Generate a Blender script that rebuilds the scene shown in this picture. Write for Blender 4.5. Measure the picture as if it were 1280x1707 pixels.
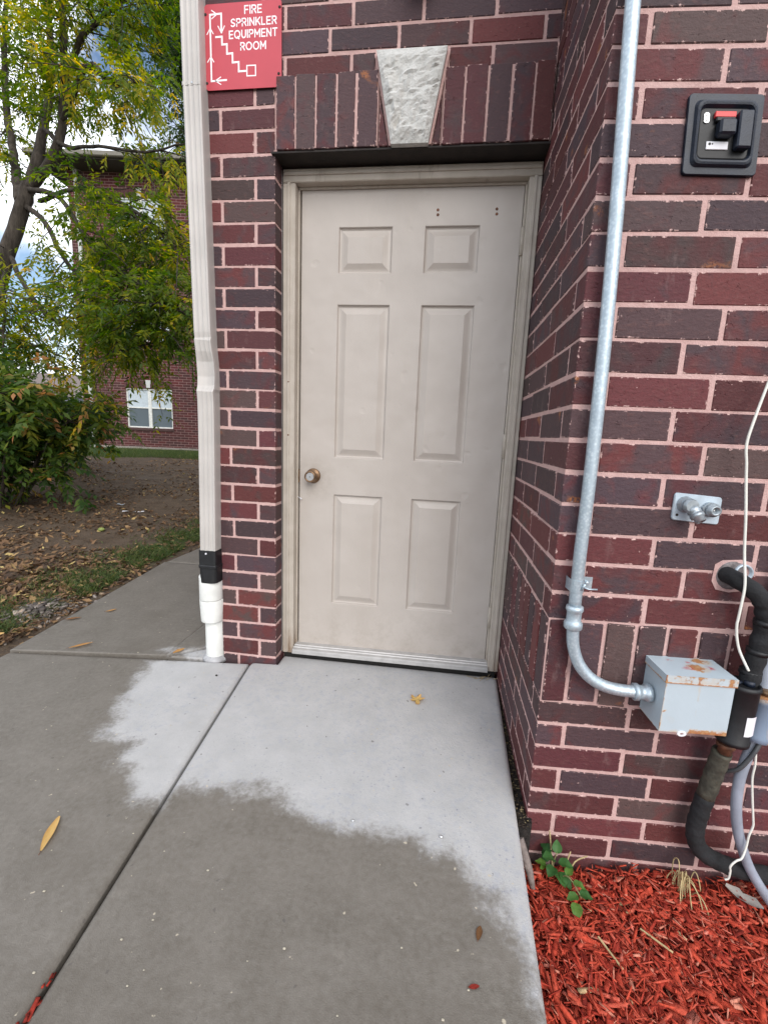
import bpy, math, random
import numpy as np
from mathutils import Vector, Matrix
for o in list(bpy.data.objects): bpy.data.objects.remove(o)
SC = bpy.context.scene
COL = SC.collection
R = math.radians
rnd = random.Random(7)
rng = np.random.default_rng(11)

# ------------------------------------------------------------------ camera, sky, sun, exposure
cam_d = bpy.data.cameras.new('camera')
cam = bpy.data.objects.new('camera', cam_d); COL.objects.link(cam)
cam.location = (0.71321, -1.86666, 1.08850)
cam.rotation_euler = (1.39822, -0.04035, 0.12931)
cam_d.sensor_fit = 'HORIZONTAL'; cam_d.sensor_width = 36.0
cam_d.lens = 740.54 / 1280 * 36
cam_d.clip_start = 0.02; cam_d.clip_end = 2000
SC.camera = cam

SUN_EL, SUN_AZ = R(34), R(158)      # azimuth clockwise from +y
world = bpy.data.worlds.new('World'); SC.world = world; world.use_nodes = True
wn, wl = world.node_tree.nodes, world.node_tree.links
bg = wn['Background']
sky = wn.new('ShaderNodeTexSky'); sky.sky_type = 'NISHITA'; sky.sun_disc = False
sky.sun_elevation = SUN_EL; sky.sun_rotation = SUN_AZ
tc = wn.new('ShaderNodeTexCoord')
cn = wn.new('ShaderNodeTexNoise'); cn.inputs['Scale'].default_value = 3.2; cn.inputs['Detail'].default_value = 6
cn.inputs['Roughness'].default_value = 0.55
smp = wn.new('ShaderNodeMapping'); smp.inputs['Location'].default_value = (0.7, 0.2, 0.0)
wl.new(tc.outputs['Generated'], smp.inputs['Vector']); wl.new(smp.outputs[0], cn.inputs['Vector'])
cr = wn.new('ShaderNodeMapRange'); cr.inputs[1].default_value = 0.40; cr.inputs[2].default_value = 0.54
wl.new(cn.outputs['Fac'], cr.inputs[0])
cm = wn.new('ShaderNodeMix'); cm.data_type = 'RGBA'
wl.new(cr.outputs[0], cm.inputs[0])
wl.new(sky.outputs[0], cm.inputs[6]); cm.inputs[7].default_value = (11.6, 12.0, 12.7, 1)
wl.new(cm.outputs[2], bg.inputs['Color']); bg.inputs['Strength'].default_value = 0.108

sd = bpy.data.lights.new('sun', 'SUN'); sd.energy = 1.5; sd.angle = R(40); sd.color = (1, 0.95, 0.89)
sun = bpy.data.objects.new('sun', sd); COL.objects.link(sun)
sdir = Vector((math.sin(SUN_AZ) * math.cos(SUN_EL), math.cos(SUN_AZ) * math.cos(SUN_EL), math.sin(SUN_EL)))
sun.rotation_euler = sdir.to_track_quat('Z', 'Y').to_euler(); sun.location = sdir * 30

vs = SC.view_settings
vs.view_transform = 'Standard'; vs.look = 'None'; vs.gamma = 1; vs.use_curve_mapping = False
vs.exposure = 0.62
SC.render.engine = 'CYCLES'
SC.cycles.max_bounces = 8; SC.cycles.transparent_max_bounces = 8
SC.cycles.use_denoising = True

# ------------------------------------------------------------------ node helper and materials
class NT:
    def __init__(s, name):
        s.m = bpy.data.materials.new(name); s.m.use_nodes = True
        s.n, s.l = s.m.node_tree.nodes, s.m.node_tree.links
        s.b = s.n['Principled BSDF']; s._pos = None
    def new(s, t, **kw):
        q = s.n.new('ShaderNode' + t)
        for k, v in kw.items(): setattr(q, k, v)
        return q
    def put(s, sock, v):
        if isinstance(v, bpy.types.NodeSocket): s.l.new(v, sock)
        elif isinstance(v, (tuple, list)) and len(v) == 3 and sock.type == 'RGBA': sock.default_value = (*v, 1)
        else: sock.default_value = v
    def pos(s):
        if s._pos is None: s._pos = s.new('NewGeometry').outputs['Position']
        return s._pos
    def noise(s, scale, detail=4, rough=0.55, vec=None, dist=0.0, stretch=None, off=None):
        v = vec or s.pos()
        if stretch or off:
            mp = s.new('Mapping'); s.put(mp.inputs['Vector'], v)
            if stretch: mp.inputs['Scale'].default_value = stretch
            if off is not None: s.put(mp.inputs['Location'], off)
            v = mp.outputs[0]
        q = s.new('TexNoise'); s.put(q.inputs['Vector'], v)
        q.inputs['Scale'].default_value = scale; q.inputs['Detail'].default_value = detail
        q.inputs['Roughness'].default_value = rough; q.inputs['Distortion'].default_value = dist
        return q.outputs['Fac']
    def ramp(s, x, a, b, lo=0.0, hi=1.0, smooth=False):
        q = s.new('MapRange')
        if smooth: q.interpolation_type = 'SMOOTHSTEP'
        s.put(q.inputs[0], x); s.put(q.inputs[1], a); s.put(q.inputs[2], b); s.put(q.inputs[3], lo); s.put(q.inputs[4], hi)
        return q.outputs[0]
    def math(s, op, a, b=0.0, c=None):
        q = s.new('Math', operation=op); s.put(q.inputs[0], a); s.put(q.inputs[1], b)
        if c is not None: s.put(q.inputs[2], c)
        return q.outputs[0]
    def mix(s, f, a, b, mode='MIX'):
        q = s.new('Mix', data_type='RGBA', blend_type=mode)
        s.put(q.inputs[0], f); s.put(q.inputs[6], a); s.put(q.inputs[7], b)
        return q.outputs[2]
    def attr(s, name, out='Fac'):
        q = s.new('Attribute', attribute_name=name); return q.outputs[out]
    def colramp(s, f, stops):
        q = s.new('ValToRGB'); s.put(q.inputs[0], f); e = q.color_ramp.elements
        while len(e) < len(stops): e.new(0.5)
        for i, (p, c) in enumerate(stops): e[i].position = p; e[i].color = (*c, 1)
        return q.outputs[0]
    def bump(s, h, dist=0.002, strength=1.0, normal=None):
        q = s.new('Bump'); s.put(q.inputs['Height'], h); q.inputs['Distance'].default_value = dist
        q.inputs['Strength'].default_value = strength
        if normal: s.l.new(normal, q.inputs['Normal'])
        s.l.new(q.outputs[0], s.b.inputs['Normal']); return q.outputs[0]
    def out(s, col=None, rough=0.6, metal=0.0, spec=None):
        if col is not None: s.put(s.b.inputs['Base Color'], col)
        s.put(s.b.inputs['Roughness'], rough); s.put(s.b.inputs['Metallic'], metal)
        if spec is not None: s.b.inputs['Specular IOR Level'].default_value = spec
        return s.m

def plain(name, col, rough=0.6, metal=0.0, var=0.12, scale=18, bump=0.0, bscale=120):
    t = NT(name); n = t.noise(scale, 5)
    c = t.mix(t.ramp(n, 0.35, 0.65), tuple(x * (1 - var) for x in col), tuple(min(1, x * (1 + var)) for x in col))
    if bump: t.bump(t.noise(bscale, 3), bump)
    return t.out(c, rough, metal)

def mat_brick(name='brick_clay', objrandom=True):
    t = NT(name)
    rv = t.new('ObjectInfo').outputs['Random'] if objrandom else t.attr('tint')
    off = t.new('CombineXYZ'); t.put(off.inputs[0], t.math('MULTIPLY', rv, 37.0)); t.put(off.inputs[1], t.math('MULTIPLY', rv, 11.0)); t.put(off.inputs[2], t.math('MULTIPLY', rv, 23.0))
    red = t.colramp(rv, [(0, (.098, .024, .026)), (.3, (.132, .031, .031)), (.55, (.104, .026, .032)), (.8, (.086, .029, .034)), (1, (.140, .033, .030))])
    grey = t.colramp(rv, [(0, (.082, .043, .045)), (.5, (.066, .040, .050)), (1, (.082, .050, .046))])
    rv2 = t.math('FRACT', t.math('MULTIPLY', rv, 7.31))
    patch = t.noise(14, 3, 0.5, off=off.outputs[0], dist=0.8)
    thr = t.ramp(rv2, 0, 1, 0.33, 0.68)
    band = t.noise(9, 2, .5, off=off.outputs[0], stretch=(1, 1, .12))
    patch = t.math('ADD', t.math('MULTIPLY', patch, .6), t.math('MULTIPLY', band, .4))
    f = t.ramp(t.math('SUBTRACT', patch, thr), -0.06, 0.08)
    c = t.mix(f, grey, red)
    bv = t.ramp(t.math('FRACT', t.math('MULTIPLY', rv, 13.7)), 0, 1, .72, 1.22); bc = t.new('CombineXYZ')
    for q in range(3): t.put(bc.inputs[q], bv)
    c = t.mix(1.0, c, bc.outputs[0], 'MULTIPLY')
    fine = t.noise(160, 4, 0.65)
    mid = t.noise(45, 5, 0.6, stretch=(1, 1, 2.2))
    c = t.mix(t.ramp(fine, 0.25, 0.75, 0, .42), c, (.030, .018, .018))
    c = t.mix(t.ramp(mid, 0.56, 0.75, 0, .45), c, (.16, .075, .065))
    rust = t.noise(6.5, 2, off=off.outputs[0])
    c = t.mix(t.math('MULTIPLY', t.ramp(rust, .70, .73), t.ramp(fine, .4, .55)), c, (.30, .11, .04))
    # mortar smeared over the arrises: distance to the face edges comes from metric UVs
    u1 = t.new('UVMap', uv_map='face'); u2 = t.new('UVMap', uv_map='size')
    s1 = t.new('SeparateXYZ'); t.put(s1.inputs[0], u1.outputs[0]); s2 = t.new('SeparateXYZ'); t.put(s2.inputs[0], u2.outputs[0])
    dx = t.math('MINIMUM', s1.outputs[0], t.math('SUBTRACT', s2.outputs[0], s1.outputs[0]))
    dy = t.math('MINIMUM', s1.outputs[1], t.math('SUBTRACT', s2.outputs[1], s1.outputs[1]))
    d = t.math('MINIMUM', dx, dy)
    sm = t.ramp(t.noise(62, 5, .75), .42, .71, -.0012, .0068)
    smear = t.ramp(t.math('SUBTRACT', sm, d), 0.0, .0012)
    spk = t.ramp(t.noise(95, 2, .5, off=off.outputs[0]), .765, .79, 0, .8)
    c = t.mix(t.ramp(t.noise(20, 5, .7, stretch=(1, 1, .35)), .60, .78, 0, .35), c, (.26, .19, .18))
    c = t.mix(t.math('MAXIMUM', smear, spk), c, (.56, .38, .35))
    h = t.math('ADD', t.math('MULTIPLY', fine, .6), t.math('MULTIPLY', mid, .9))
    pits = t.ramp(t.noise(70, 3, .6, off=off.outputs[0]), .26, .36)
    h = t.math('ADD', h, t.math('MULTIPLY', pits, .8))
    t.bump(h, .0028, .9)
    return t.out(c, .72, spec=.35)

def mat_mortar():
    t = NT('pink_mortar')
    n = t.noise(28, 6, .7); f = t.noise(260, 3, .7)
    c = t.mix(t.ramp(n, .3, .7), (.50, .315, .295), (.62, .43, .405))
    c = t.mix(t.ramp(f, .3, .75, 0, .3), c, (.38, .24, .22))
    c = t.mix(t.ramp(t.noise(5, 4), .58, .75, 0, .35), c, (.22, .14, .13))
    t.bump(t.math('ADD', n, t.math('MULTIPLY', f, .5)), .004, 1)
    return t.out(c, .9, spec=.2)

def mat_concrete():
    t = NT('concrete')
    n1 = t.noise(9, 6, .6); n2 = t.noise(60, 5, .65); n3 = t.noise(330, 3, .7)
    edge = t.math('ADD', t.attr('dry'), t.math('ADD', t.ramp(t.noise(11, 4, .6), .3, .7, -.034, .034), t.ramp(t.noise(80, 4, .65), .3, .7, -.016, .016)))
    dry = t.ramp(edge, -.036, .050, smooth=True)
    wet = t.mix(t.ramp(n1, .3, .7), (.130, .115, .096), (.172, .154, .132))
    wet = t.mix(t.ramp(n2, .35, .7, 0, .6), wet, (.215, .198, .175))
    wet = t.mix(t.ramp(t.noise(24, 5, .7, off=(7, 7, 0)), .56, .72, 0, .5), wet, (.225, .205, .178))
    wet = t.mix(t.ramp(n3, .60, .74, 0, .5), wet, (.26, .24, .21))
    wet = t.mix(t.ramp(t.noise(2.2, 5, .65, off=(4, 2, 0)), .5, .72, 0, .55), wet, (.105, .090, .072))
    dc = t.mix(t.ramp(n1, .3, .7), (.392, .388, .383), (.462, .456, .450))
    sp = t.math('MULTIPLY', t.ramp(t.noise(42, 5, .6, dist=.3), .50, .64, 0, .50), t.ramp(t.noise(2.6, 3), .38, .56))
    dc = t.mix(sp, dc, (.33, .345, .39))
    dc = t.mix(t.ramp(t.noise(17, 5, .7), .58, .72, 0, .35), dc, (.36, .36, .36))
    dc = t.mix(t.math('MULTIPLY', t.ramp(t.noise(110, 3, .6), .60, .68), t.ramp(t.noise(4, 2), .45, .6, .15, .8)), dc, (.27, .28, .32))
    dc = t.mix(t.ramp(n3, .62, .8, 0, .7), dc, (.60, .60, .60))
    c = t.mix(dry, wet, dc)
    c = t.mix(t.ramp(n3, .22, .36, .4, 0), c, (.07, .062, .055))
    spots = t.ramp(t.noise(48, 2, .4, off=(3, 1, 0)), .245, .27, .55, 0)
    c = t.mix(spots, c, (.09, .08, .075))
    chips = t.ramp(t.noise(55, 2, .4, off=(9, 4, 2)), .735, .755, 0, .8)
    c = t.mix(chips, c, (.5, .44, .34))
    t.bump(t.math('ADD', t.math('MULTIPLY', n2, .7), t.math('MULTIPLY', n3, .55)), .0022, .8)
    return t.out(c, t.mix(dry, (.52, .52, .52), (.85, .85, .85)), spec=.3)

def mat_leaf(name, stops, trans=.45, rough=.55):
    t = NT(name); c = t.colramp(t.attr('tint'), stops)
    t.put(t.b.inputs['Base Color'], c); t.b.inputs['Roughness'].default_value = rough; t.b.inputs['Specular IOR Level'].default_value = .35
    tr = t.new('BsdfTranslucent'); hs = t.new('HueSaturation'); hs.inputs['Value'].default_value = 1.8; hs.inputs['Saturation'].default_value = 1.1
    t.put(hs.inputs['Color'], c); t.l.new(hs.outputs[0], tr.inputs[0])
    mx = t.new('MixShader'); mx.inputs[0].default_value = trans
    t.l.new(t.b.outputs[0], mx.inputs[1]); t.l.new(tr.outputs[0], mx.inputs[2])
    t.l.new(mx.outputs[0], t.n['Material Output'].inputs[0]); return t.m

def mat_tint(name, stops, rough=.8, bump=0, fine=(.6, 1.25)):
    t = NT(name); c = t.colramp(t.attr('tint'), stops)
    n = t.noise(140, 4, .7, stretch=(1, 1, .6))
    c = t.mix(1.0, c, t.colramp(n, [(.3, (fine[0],) * 3), (.7, (fine[1],) * 3)]), 'MULTIPLY')
    if bump: t.bump(n, bump)
    return t.out(c, rough, spec=.25)

def mat_galv():
    t = NT('galvanised_steel')
    v = t.new('TexVoronoi'); v.inputs['Scale'].default_value = 130; t.put(v.inputs['Vector'], t.pos())
    n = t.noise(22, 4)
    c = t.mix(t.ramp(v.outputs['Distance'], 0, .6), (.62, .70, .74), (.42, .50, .56))
    c = t.mix(t.ramp(n, .45, .7, 0, .5), c, (.33, .40, .45))
    t.bump(n, .0008)
    return t.out(c, t.ramp(n, .3, .7, .34, .55), .55)

def mat_enamel(name, base, rust_amt=1.0, ztop=None):
    t = NT(name)
    n = t.noise(16, 5, .6); n2 = t.noise(55, 5, .7); n3 = t.noise(200, 3)
    r = t.attr('rust')
    f = t.ramp(t.math('ADD', r, t.ramp(n2, .3, .7, -.35, .35)), .42, .62)
    rc = t.mix(t.ramp(n2, .4, .65), (.30, .095, .03), (.42, .25, .12))
    halo = t.ramp(t.math('ADD', r, t.ramp(n, .3, .7, -.25, .25)), .22, .5, 0, .45)
    c = t.mix(halo, t.mix(t.ramp(n, .3, .7, 0, .35), base, tuple(x * .8 for x in base)), (.55, .40, .24))
    c = t.mix(f, c, rc)
    red = t.math('MULTIPLY', t.attr('redpaint'), t.ramp(n2, .42, .5))
    c = t.mix(red, c, (.42, .05, .05))
    t.bump(t.math('ADD', t.math('MULTIPLY', n3, .2), t.math('MULTIPLY', f, .5)), .0012)
    return t.out(c, t.ramp(f, 0, 1, .38, .85), 0, .45)

M = {}
M['brick'] = mat_brick(); M['brick_many'] = mat_brick('brick_clay_mass', False)
M['mortar'] = mat_mortar(); M['concrete'] = mat_concrete(); M['galv'] = mat_galv()
def mat_door():
    t = NT('beige_door_paint')
    n = t.noise(3.5, 4, .6); s = t.noise(9, 5, .6, stretch=(1, 1, .25)); f = t.noise(420, 2, .5, stretch=(1, 1, .12))
    c = t.mix(t.ramp(n, .3, .7), (.415, .374, .338), (.460, .420, .384))
    c = t.mix(t.ramp(s, .55, .8, 0, .4), c, (.40, .35, .30))
    c = t.mix(t.ramp(t.noise(60, 4, .7), .66, .74, 0, .35), c, (.34, .29, .24))
    dent = t.noise(8, 2, .45, off=(.3, .2, .8)); d2 = t.ramp(t.noise(17, 1, .3, off=(2.2, 0, .4)), .70, .82)
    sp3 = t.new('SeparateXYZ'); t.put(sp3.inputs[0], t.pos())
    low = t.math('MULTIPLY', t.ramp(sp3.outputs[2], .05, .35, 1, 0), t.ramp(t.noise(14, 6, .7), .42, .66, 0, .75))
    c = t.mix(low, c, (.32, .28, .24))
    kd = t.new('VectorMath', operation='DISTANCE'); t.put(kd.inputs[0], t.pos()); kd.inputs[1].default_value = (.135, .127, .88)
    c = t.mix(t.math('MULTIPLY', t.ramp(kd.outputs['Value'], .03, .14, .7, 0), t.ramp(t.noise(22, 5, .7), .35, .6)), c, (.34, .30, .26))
    h = t.math('ADD', t.math('MULTIPLY', dent, .75), t.math('MULTIPLY', d2, -.16))
    h = t.math('ADD', h, t.math('MULTIPLY', f, .02))
    t.bump(h, .014, .6)
    return t.out(c, t.ramp(n, .3, .7, .36, .48), 0, .45)
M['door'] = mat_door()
def mat_frame():
    t = NT('weathered_beige_trim')
    n = t.noise(30, 6, .7, stretch=(1, 1, .12)); k = t.noise(12, 4)
    c = t.mix(t.ramp(k, .3, .7), (.40, .355, .30), (.48, .435, .38))
    c = t.mix(t.ramp(n, .58, .75, 0, .7), c, (.24, .20, .16))
    low = t.new('SeparateXYZ'); t.put(low.inputs[0], t.pos())
    rot = t.math('MULTIPLY', t.ramp(low.outputs[2], .03, .16, 1, 0), t.ramp(n, .4, .6))
    c = t.mix(rot, c, (.20, .13, .08))
    t.bump(n, .002); return t.out(c, .6, 0, .35)
M['frame'] = mat_frame()
M['stone'] = None
def mat_stone():
    t = NT('rough_limestone')
    n = t.noise(40, 6, .65); k = t.noise(9, 4)
    c = t.mix(t.ramp(n, .3, .7), (.44, .44, .42), (.62, .62, .60))
    c = t.mix(t.ramp(k, .6, .75, 0, .4), c, (.36, .32, .27))
    t.bump(t.math('ADD', n, t.math('MULTIPLY', t.noise(150, 4, .7), .35)), .006); return t.out(c, .9, 0, .2)
M['stone'] = mat_stone()
M['lintel'] = plain('rusty_dark_steel', (.014, .009, .007), .75, 0, .4, 20, .001)
M['dark'] = plain('dark_void', (.012, .011, .010), .9)
M['sign_red'] = plain('faded_red_sign', (.47, .052, .072), .45, 0, .06, 6)
M['white'] = plain('white_print', (.84, .84, .86), .5, 0, .03)
M['spout'] = plain('beige_aluminium', (.47, .445, .42), .42, 0, .06, 7)
M['pvc'] = plain('white_pvc', (.70, .71, .68), .40, 0, .07, 16)
M['black_rubber'] = plain('black_plastic', (.006, .0065, .008), .55, 0, .3, 40, .0004)
M['black_metal'] = plain('black_powder_coat', (.006, .011, .024), .5, 0, .25, 30, .0006, 300)
M['foam'] = plain('black_foam_insulation', (.010, .0105, .012), .9, 0, .4, 25, .004, 60)
M['red'] = plain('red_label', (.62, .06, .06), .5)
M['label'] = plain('paper_label', (.72, .72, .76), .6, 0, .05)
M['chrome'] = plain('polished_zinc', (.62, .63, .64), .28, .9)
M['brass'] = plain('aged_bronze', (.21, .13, .075), .42, .7, .35, 60)
M['alum'] = plain('threshold_aluminium', (.47, .46, .45), .5, .3, .1, 25, .0006)
M['plate'] = plain('zinc_plate', (.47, .55, .62), .42, .3, .1, 30)
M['nozzle'] = plain('dull_zinc_nozzle', (.34, .38, .41), .38, .6, .25, 60)
M['grey_pvc'] = plain('grey_conduit', (.27, .30, .36), .5, 0, .12, 20)
M['blue_grey'] = mat_enamel('blue_grey_coupling_paint', (.20, .26, .35))
M['enamel'] = mat_enamel('pale_blue_grey_enamel', (.44, .52, .57))
M['wire'] = plain('white_wire', (.72, .72, .66), .45, 0, .05)
M['tan_pipe'] = plain('weathered_armaflex', (.055, .052, .038), .75, 0, .4, 40, .003, 90)
M['rust'] = plain('rusty_copper', (.13, .055, .03), .7, .2, .4, 60)
M['soil'] = plain('dark_soil', (.018, .015, .013), .95, 0, .5, 60, .01, 90)

# ------------------------------------------------------------------ mesh builder
class MB:
    def __init__(s): s.v = []; s.f = []; s.sm = []; s.uv = []; s.at = {}
    def add(s, vs_, fs, smooth=False):
        o = len(s.v); s.v += [tuple(p) for p in vs_]
        for f in fs: s.f.append(tuple(i + o for i in f)); s.sm.append(smooth)
    def box(s, x0, x1, y0, y1, z0, z1, bev=0.0, fn=None):
        c = [(x, y, z) for z in (z0, z1) for y in (y0, y1) for x in (x0, x1)]
        s.hexa(c, bev, fn)
    def hexa(s, c, bev=0.0, fn=None, uv=None):
        # c: eight corners, index = x + 2y + 4z
        F = [(0, 2, 3, 1), (4, 5, 7, 6), (0, 1, 5, 4), (2, 6, 7, 3), (0, 4, 6, 2), (1, 3, 7, 5)]
        C = [Vector(p) for p in c]
        if bev <= 0:
            s.add([fn(p) if fn else p for p in C], F); return
        vs_, key = [], {}
        fs = []
        for fi, f in enumerate(F):
            q = []
            for k in range(4):
                a, p, n = C[f[k]], C[f[k - 1]], C[f[(k + 1) % 4]]
                v = a + (p - a).normalized() * bev + (n - a).normalized() * bev
                key[(fi, f[k])] = len(vs_); q.append(len(vs_)); vs_.append(v)
            fs.append(tuple(q))
        E = [(0, 1), (2, 3), (4, 5), (6, 7), (0, 2), (1, 3), (4, 6), (5, 7), (0, 4), (1, 5), (2, 6), (3, 7)]
        cen = sum(C, Vector()) / 8
        for a, b in E:
            fi = [i for i, f in enumerate(F) if a in f and b in f]
            fs.append((key[(fi[0], a)], key[(fi[0], b)], key[(fi[1], b)], key[(fi[1], a)]))
        for a in range(8):
            fi = [i for i, f in enumerate(F) if a in f]
            fs.append(tuple(key[(i, a)] for i in fi))
        out = []
        for f in fs:
            p = [vs_[i] for i in f]
            nrm = (p[1] - p[0]).cross(p[2] - p[0]); m = sum(p, Vector()) / len(p)
            out.append(f if nrm.dot(m - cen) > 0 else tuple(reversed(f)))
        if uv is not None:
            for i, f in enumerate(out):
                if i < 6:
                    p = [vs_[j] for j in f]
                    W = (p[1] - p[0]).length + 2 * bev; H = (p[2] - p[1]).length + 2 * bev
                    uvs = [(bev, bev), (W - bev, bev), (W - bev, H - bev), (bev, H - bev)]
                    uv.append((uvs, (W, H)))
                else: uv.append(([(.0026, .0026)] * len(f), (.1, .1)))
        s.add([fn(p) if fn else p for p in vs_], out)
    def prism(s, poly, z0, z1, fn=None, smooth=False):
        n = len(poly)
        v = [(x, y, z0) for x, y in poly] + [(x, y, z1) for x, y in poly]
        f = [tuple(reversed(range(n))), tuple(range(n, 2 * n))] + [(i, (i + 1) % n, n + (i + 1) % n, n + i) for i in range(n)]
        s.add([fn(Vector(p)) if fn else p for p in v], f, smooth)
    def ring(s, rings, close=True, cap0=True, cap1=True, smooth=True):
        # rings: list of equal-length point loops
        n = len(rings[0]); o = len(s.v)
        for r in rings: s.v += [tuple(p) for p in r]
        for i in range(len(rings) - 1):
            for k in range(n if close else n - 1):
                a, b = o + i * n + k, o + i * n + (k + 1) % n
                s.f.append((a, b, b + n, a + n)); s.sm.append(smooth)
        if cap0: s.f.append(tuple(reversed(range(o, o + n)))); s.sm.append(False)
        if cap1: s.f.append(tuple(range(o + (len(rings) - 1) * n, o + len(rings) * n))); s.sm.append(False)
    def tube(s, pts, r, n=12, smooth=True, cap=True, sq=None):
        P = [Vector(p) for p in pts]
        rr = r if isinstance(r, (list, tuple)) else [r] * len(P)
        T = [(P[min(i + 1, len(P) - 1)] - P[max(i - 1, 0)]).normalized() for i in range(len(P))]
        u = Vector((1, 0, 0)) if abs(T[0].x) < .8 else Vector((0, 1, 0))
        rings = []
        for p, t, q in zip(P, T, rr):
            u = (u - t * u.dot(t)).normalized(); w = t.cross(u)
            rings.append([p + (u * math.cos(2 * math.pi * k / n) + w * math.sin(2 * math.pi * k / n)) * q for k in range(n)])
        s.ring(rings, True, cap, cap, smooth)
    def lathe(s, p0, axis, prof, n=24, smooth=True):
        # prof: list of (distance along the axis, radius)
        a = Vector(axis).normalized(); u = a.orthogonal().normalized(); w = a.cross(u); p0 = Vector(p0)
        s.ring([[p0 + a * d + (u * math.cos(2 * math.pi * k / n) + w * math.sin(2 * math.pi * k / n)) * q for k in range(n)] for d, q in prof], True, True, True, smooth)

def smooth_path(pts, seg=6):
    P = [Vector(p) for p in pts]; out = []
    for i in range(len(P) - 1):
        a, b, c, d = P[max(i - 1, 0)], P[i], P[i + 1], P[min(i + 2, len(P) - 1)]
        for k in range(seg):
            t = k / seg
            out.append(.5 * ((2 * b) + (c - a) * t + (2 * a - 5 * b + 4 * c - d) * t * t + (3 * b - a - 3 * c + d) * t ** 3))
    out.append(P[-1]); return out

ORG = {}
def link(name, mb, mat, parent=None, origin=(0, 0, 0), uv=None, frame=None, autosmooth=True):
    org = Vector(ORG.get(parent.name, (0, 0, 0))) if parent else Vector(origin)
    me = bpy.data.meshes.new(name)
    me.from_pydata([tuple(Vector(p) - org) for p in mb.v], [], mb.f)
    me.polygons.foreach_set('use_smooth', mb.sm)
    for i, m in enumerate(mat if isinstance(mat, (list, tuple)) else [mat]): me.materials.append(m)
    for k, vals in mb.at.items():
        a = me.attributes.new(k, 'FLOAT', 'POINT'); a.data.foreach_set('value', vals)
    if uv:
        l1 = me.uv_layers.new(name='face'); l2 = me.uv_layers.new(name='size')
        i = 0
        for us, wh in uv:
            for q in us:
                l1.data[i].uv = q; l2.data[i].uv = wh; i += 1
    me.update()
    ob = bpy.data.objects.new(name, me); COL.objects.link(ob)
    if parent: ob.parent = parent; ORG[ob.name] = tuple(org)
    else: ob.location = org; ORG[ob.name] = tuple(org)
    return ob
def np_mesh(name, V, F, mat, parent=None, tint=None, smooth=False, origin=(0, 0, 0)):
    org = np.array(ORG.get(parent.name, (0, 0, 0)) if parent else origin, float)
    me = bpy.data.meshes.new(name); n = len(F); k = F.shape[1]
    me.vertices.add(len(V)); me.vertices.foreach_set('co', (V - org).astype(np.float32).ravel())
    me.loops.add(n * k); me.loops.foreach_set('vertex_index', F.astype(np.int32).ravel())
    me.polygons.add(n); me.polygons.foreach_set('loop_start', np.arange(0, n * k, k, dtype=np.int32))
    if tint is not None:
        a = me.attributes.new('tint', 'FLOAT', 'POINT'); a.data.foreach_set('value', tint.astype(np.float32))
    me.materials.append(mat); me.update(calc_edges=True); me.validate()
    if smooth: me.polygons.foreach_set('use_smooth', [True] * len(me.polygons))
    ob = bpy.data.objects.new(name, me); COL.objects.link(ob)
    if parent: ob.parent = parent
    else: ob.location = org
    ORG[ob.name] = tuple(org); return ob
def thing(name, label, cat, loc=(0, 0, 0), group=None):
    o = bpy.data.objects.new(name, None); COL.objects.link(o); o.location = loc; o.empty_display_size = .05
    ORG[o.name] = tuple(loc); tag(o, label, cat, group); return o
def tag(o, label=None, cat=None, group=None, kind=None):
    if label: o['label'] = label
    if cat: o['category'] = cat
    if group: o['group'] = group
    if kind: o['kind'] = kind
    return o

# front wall of the wing: frame at its left arris, s along the wall, d out of the wall
AX, AY, PHI = 1.032, -0.665, R(3.1)
TX, TY = math.cos(PHI), math.sin(PHI)
def W(s, z, d=0.0): return Vector((AX + TX * s + TY * d, AY + TY * s - TX * d, z))
def WF(p): return W(p[0], p[2], -p[1])       # local (s, inward, z)

# ------------------------------------------------------------------ THE BUILDING
bld = thing('brick_building', 'dark red brick building with pink mortar around a recessed beige steel door', 'building', (0.5, 0.1, 0))
ZT = 3.30
H = 0.0814
def zd(i): return 2.3117 - H * i            # bed joints of the door wall
ZR = {0: 2.028, 1: 1.958, 2: 1.885, 3: 1.812, 4: 1.734, 5: 1.656, 6: 1.580, 7: 1.502, 8: 1.422, 9: 1.341, 10: 1.259, 11: 1.177, 12: 1.095, 13: 1.012, 14: .930, 15: .850, 16: .769, 17: .688, 18: .608, 21: .366, 22: .294, 23: .221, 24: .148, 25: .075, 26: .003, 27: -.068, 28: -.139, 29: -.21, 30: -.281}
for i in range(1, 19): ZR[-i] = 2.028 + .0715 * i
def xl(z): return -0.262 - .018 * (z - .1)   # the pier's outer arris leans a little

# mortar body
mb = MB(); e = .0022
mb.hexa([(xl(-.3) + e, e, -.3), (-e, e, -.3), (xl(-.3) + e, .21, -.3), (-e, .21, -.3), (xl(ZT) + e, e, ZT), (-e, e, ZT), (xl(ZT) + e, .21, ZT), (-e, .21, ZT)])
mb.box(-.02, 1.04, e + .0007, .2093, 2.152 + e, ZT - .001)
f0, f1 = W(e * .9, 0, -e), W(3.2, 0, -e)
mb.prism([(AX + e, .1995), (f0.x, f0.y), (f1.x, f1.y), (f1.x, 5.99), (AX + e, 5.99)], -.35, ZT - .0005)
mb.prism([(xl(ZT) + .02, .2), (AX + .01, .2), (AX + .01, 5.98), (xl(ZT) + .02, 5.98)], -.3, ZT - .002)
link('wall', mb, M['mortar'], bld)

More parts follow.
